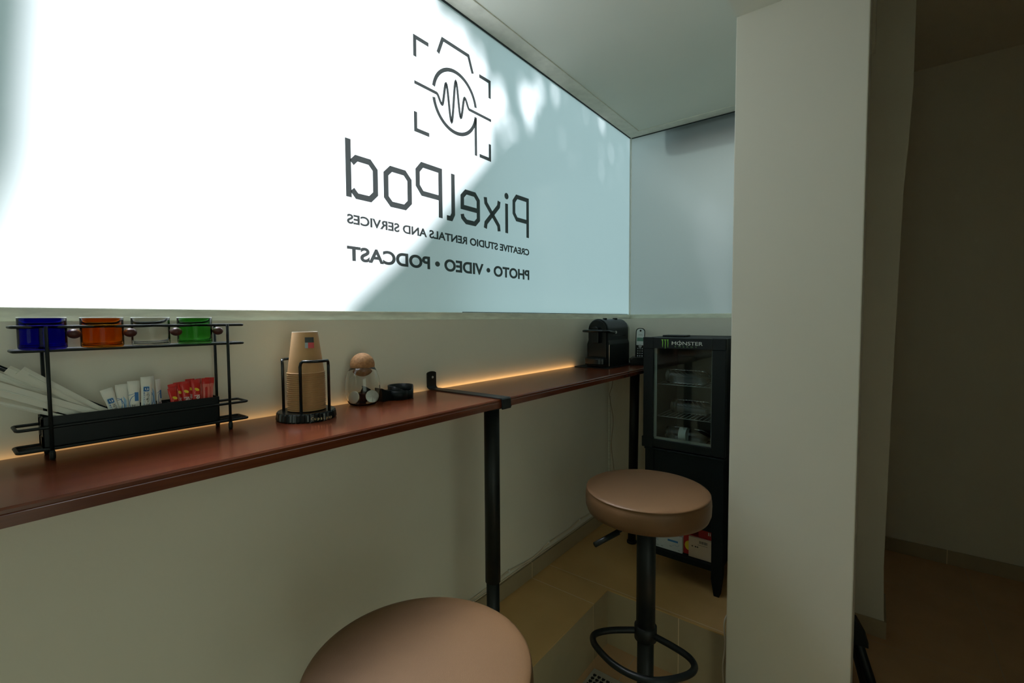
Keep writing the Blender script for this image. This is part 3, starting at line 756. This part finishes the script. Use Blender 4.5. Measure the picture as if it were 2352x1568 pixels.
wrap((.200, 1.093, 1.1865), (.076, 1.094, 1.2820), .0140, 0, 'paper', 'wrapped_stirrer', 'white wrapped stirrer whose tip pokes up leftmost behind the others', 'stirrer', WG)
wrap((.182, 1.079, 1.1750), (.040, 1.079, 1.2420), .0060, 0, 'paper', 'wrapped_stirrer', 'thin white wrapped stirrer lowest in the leaning bundle', 'stirrer', WG)
wrap((.205, 1.098, 1.1880), (.060, 1.099, 1.2755), .0110, 0, 'paper', 'wrapped_stirrer', 'white wrapped stirrer deepest in the bundle next to the black one', 'stirrer', WG)
wrap((.2080, 1.104, 1.1895), (.045, 1.106, 1.3010), .0075, 0, 'black_plastic', 'black_stirrer', 'long black stirrer behind the white paper wrapped ones', 'stirrer', None)

# ------------------------------------------------------------------ cup dispenser with paper cups
hc = Vector((.543, 1.043, ZS))
hd = thing('cup_holder', 'black round ribbed cup holder with two wire loops', 'cup holder', tuple(hc))
mb = MB(); N = 120; ring = []
for z, rb in ((0, .0635), (.003, .0645), (.017, .0630), (.020, .0615)):
    ring.append([mb.bm.verts.new(hc+Vector(((rb+(.0011*math.copysign(1, math.sin(40*2*PI*k/N+.3)) if 0 < z < .02 else 0))*math.cos(2*PI*k/N), (rb+(.0011*math.copysign(1, math.sin(40*2*PI*k/N+.3)) if 0 < z < .02 else 0))*math.sin(2*PI*k/N), z))) for k in range(N)])
for a, b in zip(ring, ring[1:]):
    for k in range(N): mb.bm.faces.new((a[k], a[(k+1) % N], b[(k+1) % N], b[k]))
mb.bm.faces.new(list(reversed(ring[0]))); mb.bm.faces.new(ring[-1])
obj('base', mb, 'black_gloss', hd)
rightv = Vector((.618, -.786, 0)); camv = Vector((-.4617, -.887, 0))
def around(deg, R, z):   # 0 deg faces the camera side, positive turns right
    a = math.radians(deg); return hc + camv*R*math.cos(a) + rightv*R*math.sin(a) + Vector((0, 0, z))
def uloop(a0, a1, ztop=.137, R=.0545):
    pts = [around(a0, R, .018), around(a0, R, ztop-.012), around(a0+2, R, ztop-.004), around(a0+7, R, ztop)]
    n = 8
    for i in range(1, n): pts.append(around(a0+7+(a1-a0-14)*i/n, R, ztop))
    pts += [around(a1-7, R, ztop), around(a1-2, R, ztop-.004), around(a1, R, ztop-.012), around(a1, R, .018)]
    return MB().tube(pts, .0033, 12)
obj('wire_loop', uloop(-13, 76), 'black_gloss', hd)
obj('wire_loop', uloop(-168, -78), 'black_gloss', hd)
mb = MB()
word = 'Cupslpap'
for i, ch in enumerate(word):
    a = 8+i*6.6
    p = around(a, .0668, .0075 - (.0018 if ch == 'p' else 0)); tdir = (around(a+1, .066, 0)-around(a-1, .066, 0)).normalized()
    mb.text(ch, p, tdir, (0, 0, 1), height=.006 if ch in 'Clpd' else .0045, depth=.0003)
obj('lettering', mb, 'gold_print', hd)
cup_prof = [(.0405, 0), (.0424, .0013), (.0405, .0027), (.0395, .0028), (.0278, .0945), (.0270, .0955), (.0264, .0945), (.0262, .0895), (0, .0895), (0, .0885), (.0262, .0885), (.0388, .001), (.0396, 0), (.0405, 0)]
cc = hc + Vector((.001, 0, 0))
labels_c = 'kraft paper cup in the upside-down stack'
first = None
ORD = 'first second third fourth fifth sixth seventh eighth ninth tenth eleventh twelfth thirteenth fourteenth fifteenth sixteenth seventeenth eighteenth'.split()
NC = 19
for i in range(NC):
    z = ZS+.0215+i*.00475
    if first is None:
        first = thing('paper_cup', 'brown kraft paper cup in the upside-down stack, lowest rim resting on the holder base', 'cup', (cc.x, cc.y, z), 'nested paper cups showing only rims')
        obj('cup_body', MB().lathe(cup_prof[3:12], (cc.x, cc.y, z), 64), 'cardboard', first)
        obj('rolled_rim', MB().lathe([cup_prof[11], *cup_prof[12:], *cup_prof[1:4]], (cc.x, cc.y, z), 64), 'cardboard', first)
    elif i < NC-1:
        dup(first, (cc.x, cc.y, z), label='brown kraft paper cup in the upside-down stack, %s rim up from the holder base' % ORD[i])
    else:
        top = dup(first, (cc.x, cc.y, z), label='topmost brown kraft paper cup of the upside-down stack, with printed label', group=None)
        if 'group' in top: del top['group']
        def onc(du, zz, off):   # on the cup wall facing the camera
            rr_ = .0396-(.0118)*(zz-z)/.0925 + off
            a = du/rr_
            return cc + (camv*math.cos(a)+rightv*math.sin(a))*rr_ - Vector((0, 0, ZS)) + Vector((0, 0, zz))
        def patch(u0, u1, z0, z1, off):
            m = MB(); n = 8
            A = [[m.bm.verts.new(onc(u0+(u1-u0)*k/n, zz, off)) for k in range(n+1)] for zz in (z0, z1)]
            B = [[m.bm.verts.new(onc(u0+(u1-u0)*k/n, zz, off-.0003)) for k in range(n+1)] for zz in (z0, z1)]
            for k in range(n):
                m.bm.faces.new((A[0][k], A[0][k+1], A[1][k+1], A[1][k])); m.bm.faces.new((B[0][k+1], B[0][k], B[1][k], B[1][k+1]))
            return m
        lb = obj('printed_label', patch(-.0085, .0215, z+.0715, z+.0835, .0006), 'dark_print', top)
        obj('grey_label', patch(-.0085, .0062, z+.0590, z+.0715, .0006), 'grey_print', top)
        obj('red_label', patch(.0062, .0215, z+.0590, z+.0715, .0006), 'red_print', top)
        obj('white_base_edge', MB().tube([(cc.x+.0272*math.cos(k*PI/24), cc.y+.0272*math.sin(k*PI/24), z+.0952) for k in range(48)], .0006, 6, closed=True), 'rim_white', top)

# ------------------------------------------------------------------ glass jar with cork ball and capsules
jc = Vector((.728, 1.092, ZS))
jr = thing('capsule_jar', 'domed clear glass jar with cork ball stopper holding coffee capsules', 'jar', tuple(jc))
jp_out = [(0, 0), (.030, 0), (.0345, .0015), (.040, .008), (.0445, .022), (.0462, .040), (.0455, .058), (.0425, .076), (.0375, .091), (.0320, .1015)]
jp_in = [(r-.0016, z+.0003) for r, z in reversed(jp_out[3:])] + [(.0335, .0045), (.029, .0032), (0, .0032)]
obj('glass_body', MB().lathe(jp_out+jp_in, jc, 72), 'jar_glass', jr)
obj('cork_ball', MB().ball((jc.x, jc.y, ZS+.108), .0322, 48), 'cork', jr, label='round brown cork ball stopper')
def capsule(loc, rot, mat, lid, label):
    t = thing('coffee_capsule', label, 'coffee capsule', (0, 0, 0), 'capsules in the jar')
    obj('shell', MB().lathe([(0, .0265), (.0085, .0265), (.0105, .0240), (.0125, .020), (.0142, .002), (.0172, .0010), (.0178, 0), (.0172, -.0004)], (0, 0, 0), 32), mat, t)
    obj('foil_lid', MB().lathe([(0, -.0012), (.010, -.0008), (.0160, -.0004), (.0172, -.0004), (.0172, .0004), (0, .0004)], (0, 0, 0), 32), lid, t)
    t.location = loc; t.rotation_mode = 'QUATERNION'; t.rotation_quaternion = rot
    return t
def face(dirv):   # lid (local -z) looks along dirv
    return (-Vector(dirv)).to_track_quat('Z', 'Y')
toC = Vector((-.56, -.83, 0)); rg = Vector((.83, -.56, 0))
capsule(jc+toC*.016-rg*.0235+Vector((0, 0, .0215)), face(toC*.7-rg*.55+Vector((0, 0, .25))), 'gold_foil', 'silver', 'pale foil-faced capsule at the lower left inside the jar')
capsule(jc+toC*.017+rg*.0235+Vector((0, 0, .0225)), face(toC*.9+rg*.22+Vector((0, 0, .3))), 'gold_foil', 'silver', 'crinkled silver foil capsule at the lower right inside the jar')
capsule(jc+toC*.004-rg*.001+Vector((0, 0, .030)), face(Vector((0, 0, 1))+toC*-.1), 'dark_foil', 'dark_foil', 'dark brown capsule standing in the middle of the jar')
capsule(jc-toC*.018+rg*.012+Vector((0, 0, .038)), face(-toC*.3+rg*.5+Vector((0, 0, .8))), 'black_plastic', 'silver', 'black capsule at the back right of the jar, highest')
capsule(jc-toC*.020-rg*.013+Vector((0, 0, .024)), face(-toC*.4-rg*.4+Vector((0, 0, .8))), 'gold_foil', 'gold_foil', 'gold capsule at the back left of the jar')

# ------------------------------------------------------------------ black dish beside the jar
dc = Vector((.852, 1.088, ZS))
ds = thing('caddy_dish', 'matte black moulded dish with dipped front rim beside the jar', 'dish', tuple(dc))
def swept_wall(c, R, a0, a1, hf, th=.003, n=40):
    m = MB(); rows = []
    for i in range(n+1):
        a = math.radians(a0+(a1-a0)*i/n); h = hf(math.degrees(a)); cs, sn = math.cos(a), math.sin(a)
        rows.append([m.bm.verts.new(c+Vector((R*cs, R*sn, 0))), m.bm.verts.new(c+Vector((R*1.01*cs, R*1.01*sn, h))), m.bm.verts.new(c+Vector(((R-th)*cs, (R-th)*sn, h))), m.bm.verts.new(c+Vector(((R-th)*cs, (R-th)*sn, 0)))])
    for a, b in zip(rows, rows[1:]):
        for k in range(4):
            f = m.bm.faces.new((a[k], a[(k+1) % 4], b[(k+1) % 4], b[k])); f.smooth = (k in (0, 2))
    m.bm.faces.new(rows[0]); m.bm.faces.new(list(reversed(rows[-1])))
    return m
def hf(a):
    d = abs(((a+88)+180) % 360-180)          # dip on the side towards the camera
    return .0385 - .0140*max(0, math.cos(math.radians(min(90, d*1.4))))
obj('bowl_wall', swept_wall(dc, .0365, -10, 350, hf, n=72), 'black_plastic', ds)
obj('bowl_floor', MB().lathe([(0, 0), (.036, 0), (.036, .006), (0, .006)], dc, 40), 'black_plastic', ds)
obj('front_lip', swept_wall(dc+toC*.014-rg*.006, .030, -185, -75, lambda a: .0265, n=24), 'black_plastic', ds)
ax = Vector((dc.x-.028, dc.y+.012, ZS))
obj('side_arm', MB().prism([(.782, ZS), (.822, ZS), (.822, ZS+.027), (.800, ZS+.028), (.780, ZS+.0375), (.7775, ZS+.037)], 'xz', 1.078, 1.108, bev=.001), 'black_plastic', ds)

# ------------------------------------------------------------------ coffee machine on its mat
mt = MB().prism([(1.905, .945), (2.235, .945), (2.235, 1.125), (1.915, 1.125), (1.905, 1.115)], 'xy', ZS, ZS+.003)
tag(obj('machine_mat', mt, 'black_plastic', at=(2.05, 1.03, ZS)), 'thin black mat under the coffee machine at the shelf end', 'mat')
cm = thing('coffee_machine', 'small black capsule coffee machine with arched top on the shelf', 'coffee machine', (2.03, 1.03, ZS+.003))
y0, y1, yc, zb = .972, 1.080, 1.026, ZS+.003
def arch(hw, zc, z0, n=20, flare=0):
    p = [(yc-hw-flare, z0), (yc-hw-flare, z0+.075+.03*(flare > 0)), (yc-hw, z0+.125)] if flare else [(yc-hw, z0)]
    p += [(yc-hw*math.cos(i*PI/n), zc+hw*math.sin(i*PI/n)) for i in range(n+1)]
    p += [(yc+hw, z0+.125), (yc+hw+flare, z0+.075+.03), (yc+hw+flare, z0)] if flare else [(yc+hw, z0)]
    return p
zc = ZS+.003+.226-.052
obj('housing', MB().prism(arch(.052, zc, zb, flare=.006), 'yz', 1.965, 2.190, bev=.002), 'black_plastic', cm)
obj('front_panel', MB().prism(arch(.047, zc, zb+.012), 'yz', 1.957, 1.965, bev=.0015), 'black_gloss', cm)
obj('spout', MB().prism([(yc-.016, zc-.062), (yc+.016, zc-.062), (yc+.018, zc-.02), (yc+.014, zc+.010), (yc, zc+.018), (yc-.014, zc+.010), (yc-.018, zc-.02)], 'yz', 1.935, 1.958, bev=.003), 'black_gloss', cm)
hp = [(2.035, yc-.055, zc-.012), (1.950, yc-.063, zc-.006), (1.930, yc-.058, zc-.005), (1.925, yc-.045, zc-.004), (1.925, yc+.045, zc-.004), (1.930, yc+.058, zc-.005), (1.950, yc+.063, zc-.006), (2.035, yc+.055, zc-.012)]
obj('lever_bar', MB().tube(hp, .0058, 12), 'black_gloss', cm)
obj('lever_pivot', MB().cyl((2.035, yc-.053, zc-.012), (2.035, yc-.061, zc-.012), .006, n=20), 'steel', cm)
obj('drip_tray', MB().prism([(1.957, yc-.052)] + [(1.935-.022*math.cos(a), yc+.052*math.sin(a)) for a in [-PI/2+i*PI/12 for i in range(13)]] + [(1.957, yc+.052)], 'xy', zb+.012, zb+.042, bev=.004), 'black_gloss', cm)
obj('cup_grille', MB().prism([(1.952, yc-.044)] + [(1.935-.018*math.cos(a), yc+.044*math.sin(a)) for a in [-PI/2+i*PI/12 for i in range(13)]] + [(1.952, yc+.044)], 'xy', zb+.0418, zb+.0440), 'black_metal', cm)
obj('trim_line', MB().box(1.9645, 1.9665, yc-.0595, yc-.0575, zb+.005, zb+.105), 'steel', cm)
obj('side_seam', MB().box(1.99, 2.16, yc-.0533, yc-.052, zc-.032, zc-.029), 'black_gloss', cm)
obj('water_tank', MB().prism(arch(.046, zc-.004, zb+.004), 'yz', 2.191, 2.222, bev=.003), glass_mat('tank_plastic', (.72, .78, .74), .05, 1.3), cm)
obj('button', MB().cyl((2.02, yc-.008, zc+.050), (2.02, yc-.008, zc+.056), .010, n=20), 'black_gloss', cm)
obj('button', MB().cyl((2.13, yc-.008, zc+.050), (2.13, yc-.008, zc+.056), .012, n=20), 'black_gloss', cm)

# ------------------------------------------------------------------ cordless phone
px_, py_ = 2.195, .915
ph = thing('cordless_phone', 'black and silver cordless phone upright in its charging base', 'phone', (px_, py_, ZS))
obj('charging_base', MB().prism([(-.045, 0), (.045, 0), (.047, .012), (.050, .026), (.030, .040), (-.030, .040), (-.050, .026), (-.047, .012)], 'xz', -.045, .045, bev=.003).xf(Matrix.Translation((px_, py_, ZS)) @ Matrix.Rotation(-1.13, 4, 'Z')), 'black_gloss', ph)
hs_m = Matrix.Translation((px_, py_, ZS+.028)) @ Matrix.Rotation(-1.13, 4, 'Z') @ Matrix.Rotation(-.16, 4, 'X') @ Matrix.Rotation(.03, 4, 'Y')
def rounded(w, z0, z1, rt, rb):
    p = []
    for cxx, czz, r, a0 in ((w-rt, z1-rt, rt, 0), (-w+rt, z1-rt, rt, 90), (-w+rb, z0+rb, rb, 180), (w-rb, z0+rb, rb, 270)):
        for k in range(7): a = math.radians(a0+15*k); p.append((cxx+r*math.cos(a), czz+r*math.sin(a)))
    return p
hs_ = obj('handset', MB().prism(rounded(.0225, 0, .155, .017, .008), 'xz', -.010, .012, bev=.002).xf(hs_m), 'black_gloss', ph)
obj('face_plate', MB().prism(rounded(.0185, .068, .151, .015, .003), 'xz', -.0115, -.010).xf(hs_m), 'phone_silver', hs_)
obj('earpiece', MB().prism([(.005*math.cos(a*PI/8), .141+.005*math.sin(a*PI/8)) for a in range(16)], 'xz', -.0122, -.0114).xf(hs_m), 'black_gloss', hs_)
obj('screen', MB().box(-.016, .016, -.0122, -.0114, .088, .106).xf(hs_m), 'lcd', hs_)
obj('maker_mark', MB().box(-.010, .010, -.012, -.0114, .119, .1215).xf(hs_m), 'grey_print', hs_)
mb = MB()
for i in range(4):
    for j in range(3): mb.box(-.013+j*.0105, -.0075+j*.0105, -.0112, -.010, .012+i*.012, .018+i*.012, bev=.0004)
mb.cyl((0, -.010, .063), (0, -.0115, .063), .008, n=16)
obj('keypad', mb.xf(hs_m), 'grey_print', hs_)

# ------------------------------------------------------------------ mini fridge on its cabinet
fx0, fx1, fy0, fy1, fz0, fz1 = 1.945, 2.285, .450, .780, .800, 1.2785
fr = thing('mini_fridge', 'black glass-door mini fridge with green claw mark and white lettering', 'fridge', (2.1, .615, fz0))
w_ = .028
obj('cabinet_body', MB().box(fx0, fx1, fy0, fy0+w_, fz0, fz1-.002, bev=.002).box(fx0, fx1, fy1-w_, fy1, fz0, fz1-.002, bev=.002).box(fx0, fx1, fy0+w_, fy1-w_, fz0, fz0+w_).box(fx0, fx1, fy0+w_, fy1-w_, fz1-.03, fz1-.002).box(fx1-.02, fx1, fy0+w_, fy1-w_, fz0+w_, fz1-.03), 'navy', fr)
obj('inner_liner', MB().box(fx1-.024, fx1-.020, fy0+w_, fy1-w_, fz0+w_, fz1-.03).box(fx0+.002, fx1-.02, fy1-w_-.003, fy1-w_, fz0+w_, fz1-.03), pmat('liner', (.11, .11, .10), .5), fr)
dr = obj('door', MB().box(1.920, fx0-.003, .740, .783, .805, fz1-.047, bev=.002).box(1.920, fx0-.003, .448, .500, .805, fz1-.047, bev=.002).box(1.9215, fx0-.003, .500, .740, .805, .8375, bev=.001).box(1.9205, fx0-.003, .500, .740, fz1-.047, fz1-.002, bev=.001), 'black_plastic', fr)
obj('corner_cap', MB().box(1.918, fx0-.003, .738, .7845, fz1-.050, fz1, bev=.002), 'black_plastic', dr)
obj('corner_cap', MB().box(1.918, fx0-.003, .447, .502, fz1-.050, fz1, bev=.004), 'black_plastic', dr)
obj('corner_cap', MB().box(1.918, fx0-.003, .738, .7875, .800, .845, bev=.002), 'black_plastic', dr)
obj('glass_pane', MB().box(1.931, 1.933, .500, .740, .8375, fz1-.047), 'door_glass', dr)
obj('inner_seal', MB().box(1.934, 1.941, .728, .740, .8375, fz1-.047).box(1.934, 1.941, .500, .505, .8375, fz1-.047).box(1.934, 1.941, .505, .728, .8375, .848), pmat('clear_seal', (.30, .33, .33), .2), dr)
obj('brand_word', MB().text('MONSTER', (1.9203, .6605, 1.2475), (0, -1, 0), (0, 0, 1), height=.0150, width=.1240, depth=.0005, offset=.004).box(1.9197, 1.9203, .6272, .6290, 1.2440, 1.2665), 'logo_white', dr)
obj('brand_word', MB().text('E  N  E  R  G  Y', (1.9203, .6480, 1.2385), (0, -1, 0), (0, 0, 1), height=.0055, width=.090, depth=.0004), 'dim_green_print', dr)
mb = MB()
for i, (yy, zbm) in enumerate(((.700, 1.236), (.6885, 1.228), (.6775, 1.235))):
    prof = [(yy+.0050, 1.2700), (yy-.0035, 1.2700), (yy-.0022, 1.263), (yy-.0030, 1.255), (yy-.0020, 1.246), (yy-.0012, zbm), (yy+.0002, zbm+.003), (yy+.0010, 1.246), (yy+.0006, 1.256), (yy+.0016, 1.264)]
    mb.prism(prof, 'yz', 1.9196, 1.9203)
obj('claw_mark', mb, 'green_print', dr)
obj('hinge_cover', MB().box(2.03, 2.10, .640, .740, fz1-.002, fz1+.006, bev=.002), 'black_plastic', fr)
for z in (.935, 1.075):
    mb = MB()
    for k in range(14): mb.tube([(1.955, .485+k*.0190, z), (2.255, .485+k*.0190, z)], .0012, 6)
    mb.tube([(1.955, .480, z), (1.955, .750, z)], .0018, 6); mb.tube([(2.255, .480, z), (2.255, .750, z)], .0018, 6)
    obj('wire_shelf', mb, 'grey_print', fr)
def bottle(loc, label, band=False):
    prof = [(0, 0), (.026, 0), (.030, .004)]
    for k in range(11): prof += [(.0305, .012+k*.012), (.0285, .018+k*.012)]
    prof += [(.030, .148), (.024, .165), (.013, .180), (.0125, .190), (0, .190)]
    t = thing('water_bottle', label, 'bottle', loc, 'bottles lying in the fridge')
    R = Matrix.Translation(loc) @ Matrix.Rotation(-PI/2, 4, 'X').inverted()
    obj('bottle_body', MB().lathe(prof, (0, 0, 0), 32).xf(R), 'plastic_clear', t)
    obj('cap', MB().lathe([(0, .190), (.0145, .190), (.0145, .204), (0, .204)], (0, 0, 0), 20).xf(R), 'blue_print' if band else 'grey_print', t)
    if band: obj('paper_band', MB().lathe([(.0312, .058), (.0316, .060), (.0316, .086), (.0312, .088)], (0, 0, 0), 32).xf(R), 'white_box', t)
    return t
bottle((1.985, .700, 1.1095), 'ribbed clear plastic bottle lying on the upper fridge shelf')
bottle((2.052, .700, .9695), 'ribbed clear bottle lying deep on the lower fridge shelf')
bottle((1.985, .700, .8600), 'ribbed clear bottle with a white paper band at the fridge bottom', True)
# cabinet stand
cb = thing('fridge_cabinet', 'dark navy wooden cabinet stand with open bottom shelf under the fridge', 'cabinet', (2.1, .615, PZ))
cx0, cx1, cya, cyb = 1.925, 2.285, .452, .774
zt_ = .7985
for (ya, yb, s) in ((cyb-.038, cyb, 1), (cya, cya+.042, -1)):
    for (xa, xb) in ((cx0, cx0+.036), (cx1-.036, cx1)):
        yo_, yi_ = (yb, ya) if s == 1 else (ya, yb)
        foot = [(yi_, zt_), (yo_, zt_), (yo_, .315), (yo_-s*.000, .315), (yo_-s*.010, PZ), (yo_-s*.030, PZ), (yi_, .300)]
        obj('leg', MB().prism(foot, 'yz', xa, xb, bev=.0008), 'navy', cb)
obj('front_door', MB().box(cx0+.004, cx0+.022, cya+.042, cyb-.038, .505, .790, bev=.002), 'navy', cb)
obj('side_panel', MB().box(cx0+.036, cx1-.036, cyb-.022, cyb-.010, .330, zt_), 'navy', cb)
obj('side_panel', MB().box(cx0+.036, cx1-.036, cya+.010, cya+.022, .330, zt_), 'navy', cb)
obj('back_panel', MB().box(cx1-.030, cx1-.020, cya+.04, cyb-.036, .330, zt_), 'navy', cb)
obj('top_board', MB().box(cx0-.004, cx1, cya-.003, cyb+.003, .7905, .7995, bev=.002), 'navy', cb)
obj('niche_top', MB().box(cx0+.004, cx1-.03, cya+.022, cyb-.022, .490, .505), 'navy', cb)
obj('bottom_shelf', MB().box(cx0+.004, cx1-.03, cya+.022, cyb-.022, .330, .3535, bev=.001), 'navy', cb)
def carton(name, x0, x1, y0, y1, z0, z1, mat, label, cat):
    t = thing(name, label, cat, ((x0+x1)/2, (y0+y1)/2, z0))
    obj('carton_body', MB().box(x0, x1, y0, y1, z0, z1, bev=.001), mat, t)
    return t
c1 = carton('sugar_box', 1.952, 2.14, .6175, .748, .354, .425, 'white_box', 'white and blue sugar box on the left of the cabinet niche', 'box')
obj('blue_label', MB().box(1.9512, 1.9520, .636, .680, .394, .402), 'blue_print', c1)
mb = MB()
for y, z in ((.73, .362), (.71, .362), (.672, .372), (.636, .362)):
    mb.box(1.9514, 1.9520, y-.010, y, z, z+.003)
mb.stroke([(0, 0), (1, 0)], .001, 0, .001) if False else None
obj('small_print', mb, 'grey_print', c1)
obj('line_drawing', MB().tube([(1.9514, .735, .41), (1.9514, .728, .388), (1.9514, .722, .384), (1.9514, .728, .41)], .0006, 6).tube([(1.9514, .66, .378), (1.9514, .65, .384), (1.9514, .64, .378), (1.9514, .63, .386)], .0005, 6), 'blue_print', c1)
c2 = carton('coffee_box', 1.965, 2.12, .560, .6165, .354, .442, 'red_box', 'red box with yellow dot between the white and the beige boxes', 'box')
obj('yellow_dot', MB().prism([(.594+.017*math.cos(a*PI/14), .393+.020*math.sin(a*PI/14)) for a in range(28)], 'yz', 1.9640, 1.9650), 'yellow_print', c2)
c3 = carton('beige_box', 1.952, 1.9645, .500, .5915, .354, .4400, 'beige_box', 'plain beige carton with barcode in front of the cabinet niche', 'box')
mb = MB()
for k in range(9): mb.box(1.9513, 1.9520, .516+k*.0037, .5175+k*.0037+(.0008 if k % 3 else 0), .4200, .4310)
for y in (.573, .560, .552): mb.box(1.9513, 1.9520, y, y+.006, .400, .405)
mb.box(1.9513, 1.9520, .515, .555, .4125, .4135)
obj('barcode', mb, 'dark_print', c3)
c4 = carton('red_box', 1.970, 2.10, .497, .557, .354, .478, 'red_box', 'taller red box standing behind the beige carton', 'box')
obj('white_print', MB().box(1.9692, 1.9700, .508, .512, .455, .468).box(1.9692, 1.9700, .515, .518, .455, .468), 'white_print', c4)

# ------------------------------------------------------------------ cables
def smooth(pts, n=6):
    P = [Vector(p) for p in pts]; S = []
    for i in range(len(P)-1):
        p0, p1, p2, p3 = P[max(i-1, 0)], P[i], P[i+1], P[min(i+2, len(P)-1)]
        for k in range(n):
            u = k/n
            S.append(.5*((2*p1)+(-p0+p2)*u+(2*p0-5*p1+4*p2-p3)*u*u+(-p0+3*p1-3*p2+p3)*u**3))
    S.append(P[-1]); return S
wc = thing('wall_cable', 'off-white cable clipped above the skirting under the shelf', 'cable', (1.4, WY-.004, .33))
cp = [(-.4, .330), (.4, .326), (1.10, .331), (1.17, .3215), (1.26, .3235), (1.34, .326), (1.425, .332), (1.50, .3235), (1.58, .317), (1.65, .3215), (1.72, .334), (1.82, .333), (1.92, .332), (2.0, .343), (2.10, .337), (2.32, .334)]
obj('upper_cord', MB().tube(smooth([(x, WY-.0045, z) for x, z in cp]), .0035, 8), 'cable', wc)
obj('lower_cord', MB().tube(smooth([(x, WY-.004, .309+.0015*math.sin(x*9)) for x in [-.4+.15*i for i in range(19)]]), .0028, 8), 'cable', wc)
for x, z in ((.75, .328), (1.425, .333), (1.72, .335), (2.0, .344)):
    obj('cable_clip', MB().box(x-.004, x+.004, WY-.010, WY-.001, z-.006, z+.006, bev=.0015), 'bead', wc)
dcb = thing('corner_cable', 'thin beige cord hanging down the wall corner from the shelf end', 'cable', (2.32, 1.135, PZ))
obj('cord', MB().tube(smooth([(2.29, 1.10, ZS-.028), (2.322, 1.125, .99), (2.323, 1.140, .93), (2.322, 1.118, .80), (2.322, 1.128, .66), (2.320, 1.110, .5), (2.322, 1.125, .36), (2.322, 1.128, .304)]), .0016, 8), pmat('beige_cord', (.30, .25, .17), .6), dcb)
obj('corner_trunking', MB().box(2.322, 2.3335, 1.139, 1.1485, .303, .93, bev=.001), 'frame_paint', dcb)
tag(obj('column_cable', MB().tube(smooth([(1.668, .3815, 0.004), (1.668, .379, .06), (1.67, .384, .14), (1.672, .3785, .22), (1.674, .383, .29), (1.69, .379, .315), (1.75, .372, .312), (1.9, .372, .31)]), .003, 8), 'cable', at=(1.668, .38, 0)), 'white cord running down the skirting behind the column edge', 'cable')
tag(obj('power_cord', MB().tube(smooth([(2.13, .84, ZS-.03), (2.11, .83, 1.02), (2.05, .80, .965), (2.02, .7855, .962), (1.975, .7835, .959)]), .003, 8), 'black_plastic', at=(2.05, .8, .96)), 'short black cord looping from the shelf leg to the fridge side', 'cable')

# ------------------------------------------------------------------ mat and folded stand
bm_ = thing('floor_mat', 'cream and black patterned mat on the lower floor beside the step', 'mat', (1.40, .55, 0))
obj('pile', MB().box(.95, 1.5445, .30, .8185, 0, .007, bev=.003), 'cream', bm_)
mb = MB()
for i in range(14):
    x = 1.512-i*.0175
    for j in range(26):
        y = .800-j*.018
        mb.box(x-.0045, x+.0045, y-.0075, y+.0045, .0068, .0082)
        mb.box(x-.0085, x-.0035, y-.004, y+.001, .0068, .0082)
p = obj('black_pattern', mb, 'mat_black', bm_)
st = thing('folded_stand', 'black folded tripod stand leg leaning behind the white column', 'stand', (2.0, .05, 0))
obj('leg_tube', MB().tube([(2.005, .075, .40), (2.0, -.030, .060), (1.998, -.050, .012)], .0155, 14), 'black_plastic', st)
obj('clamp', MB().prism([(.060, .305), (.022, .290), (-.004, .243), (-.016, .200), (.030, .200), (.06, .26)], 'yz', 1.985, 2.02, bev=.003), 'black_plastic', st)
obj('second_tube', MB().tube([(2.022, .080, .38), (2.018, -.012, .012)], .010, 12), 'black_metal', st)
obj('foot', MB().ball((1.998, -.050, .014), (.018, .018, .014), 16), 'black_plastic', st)
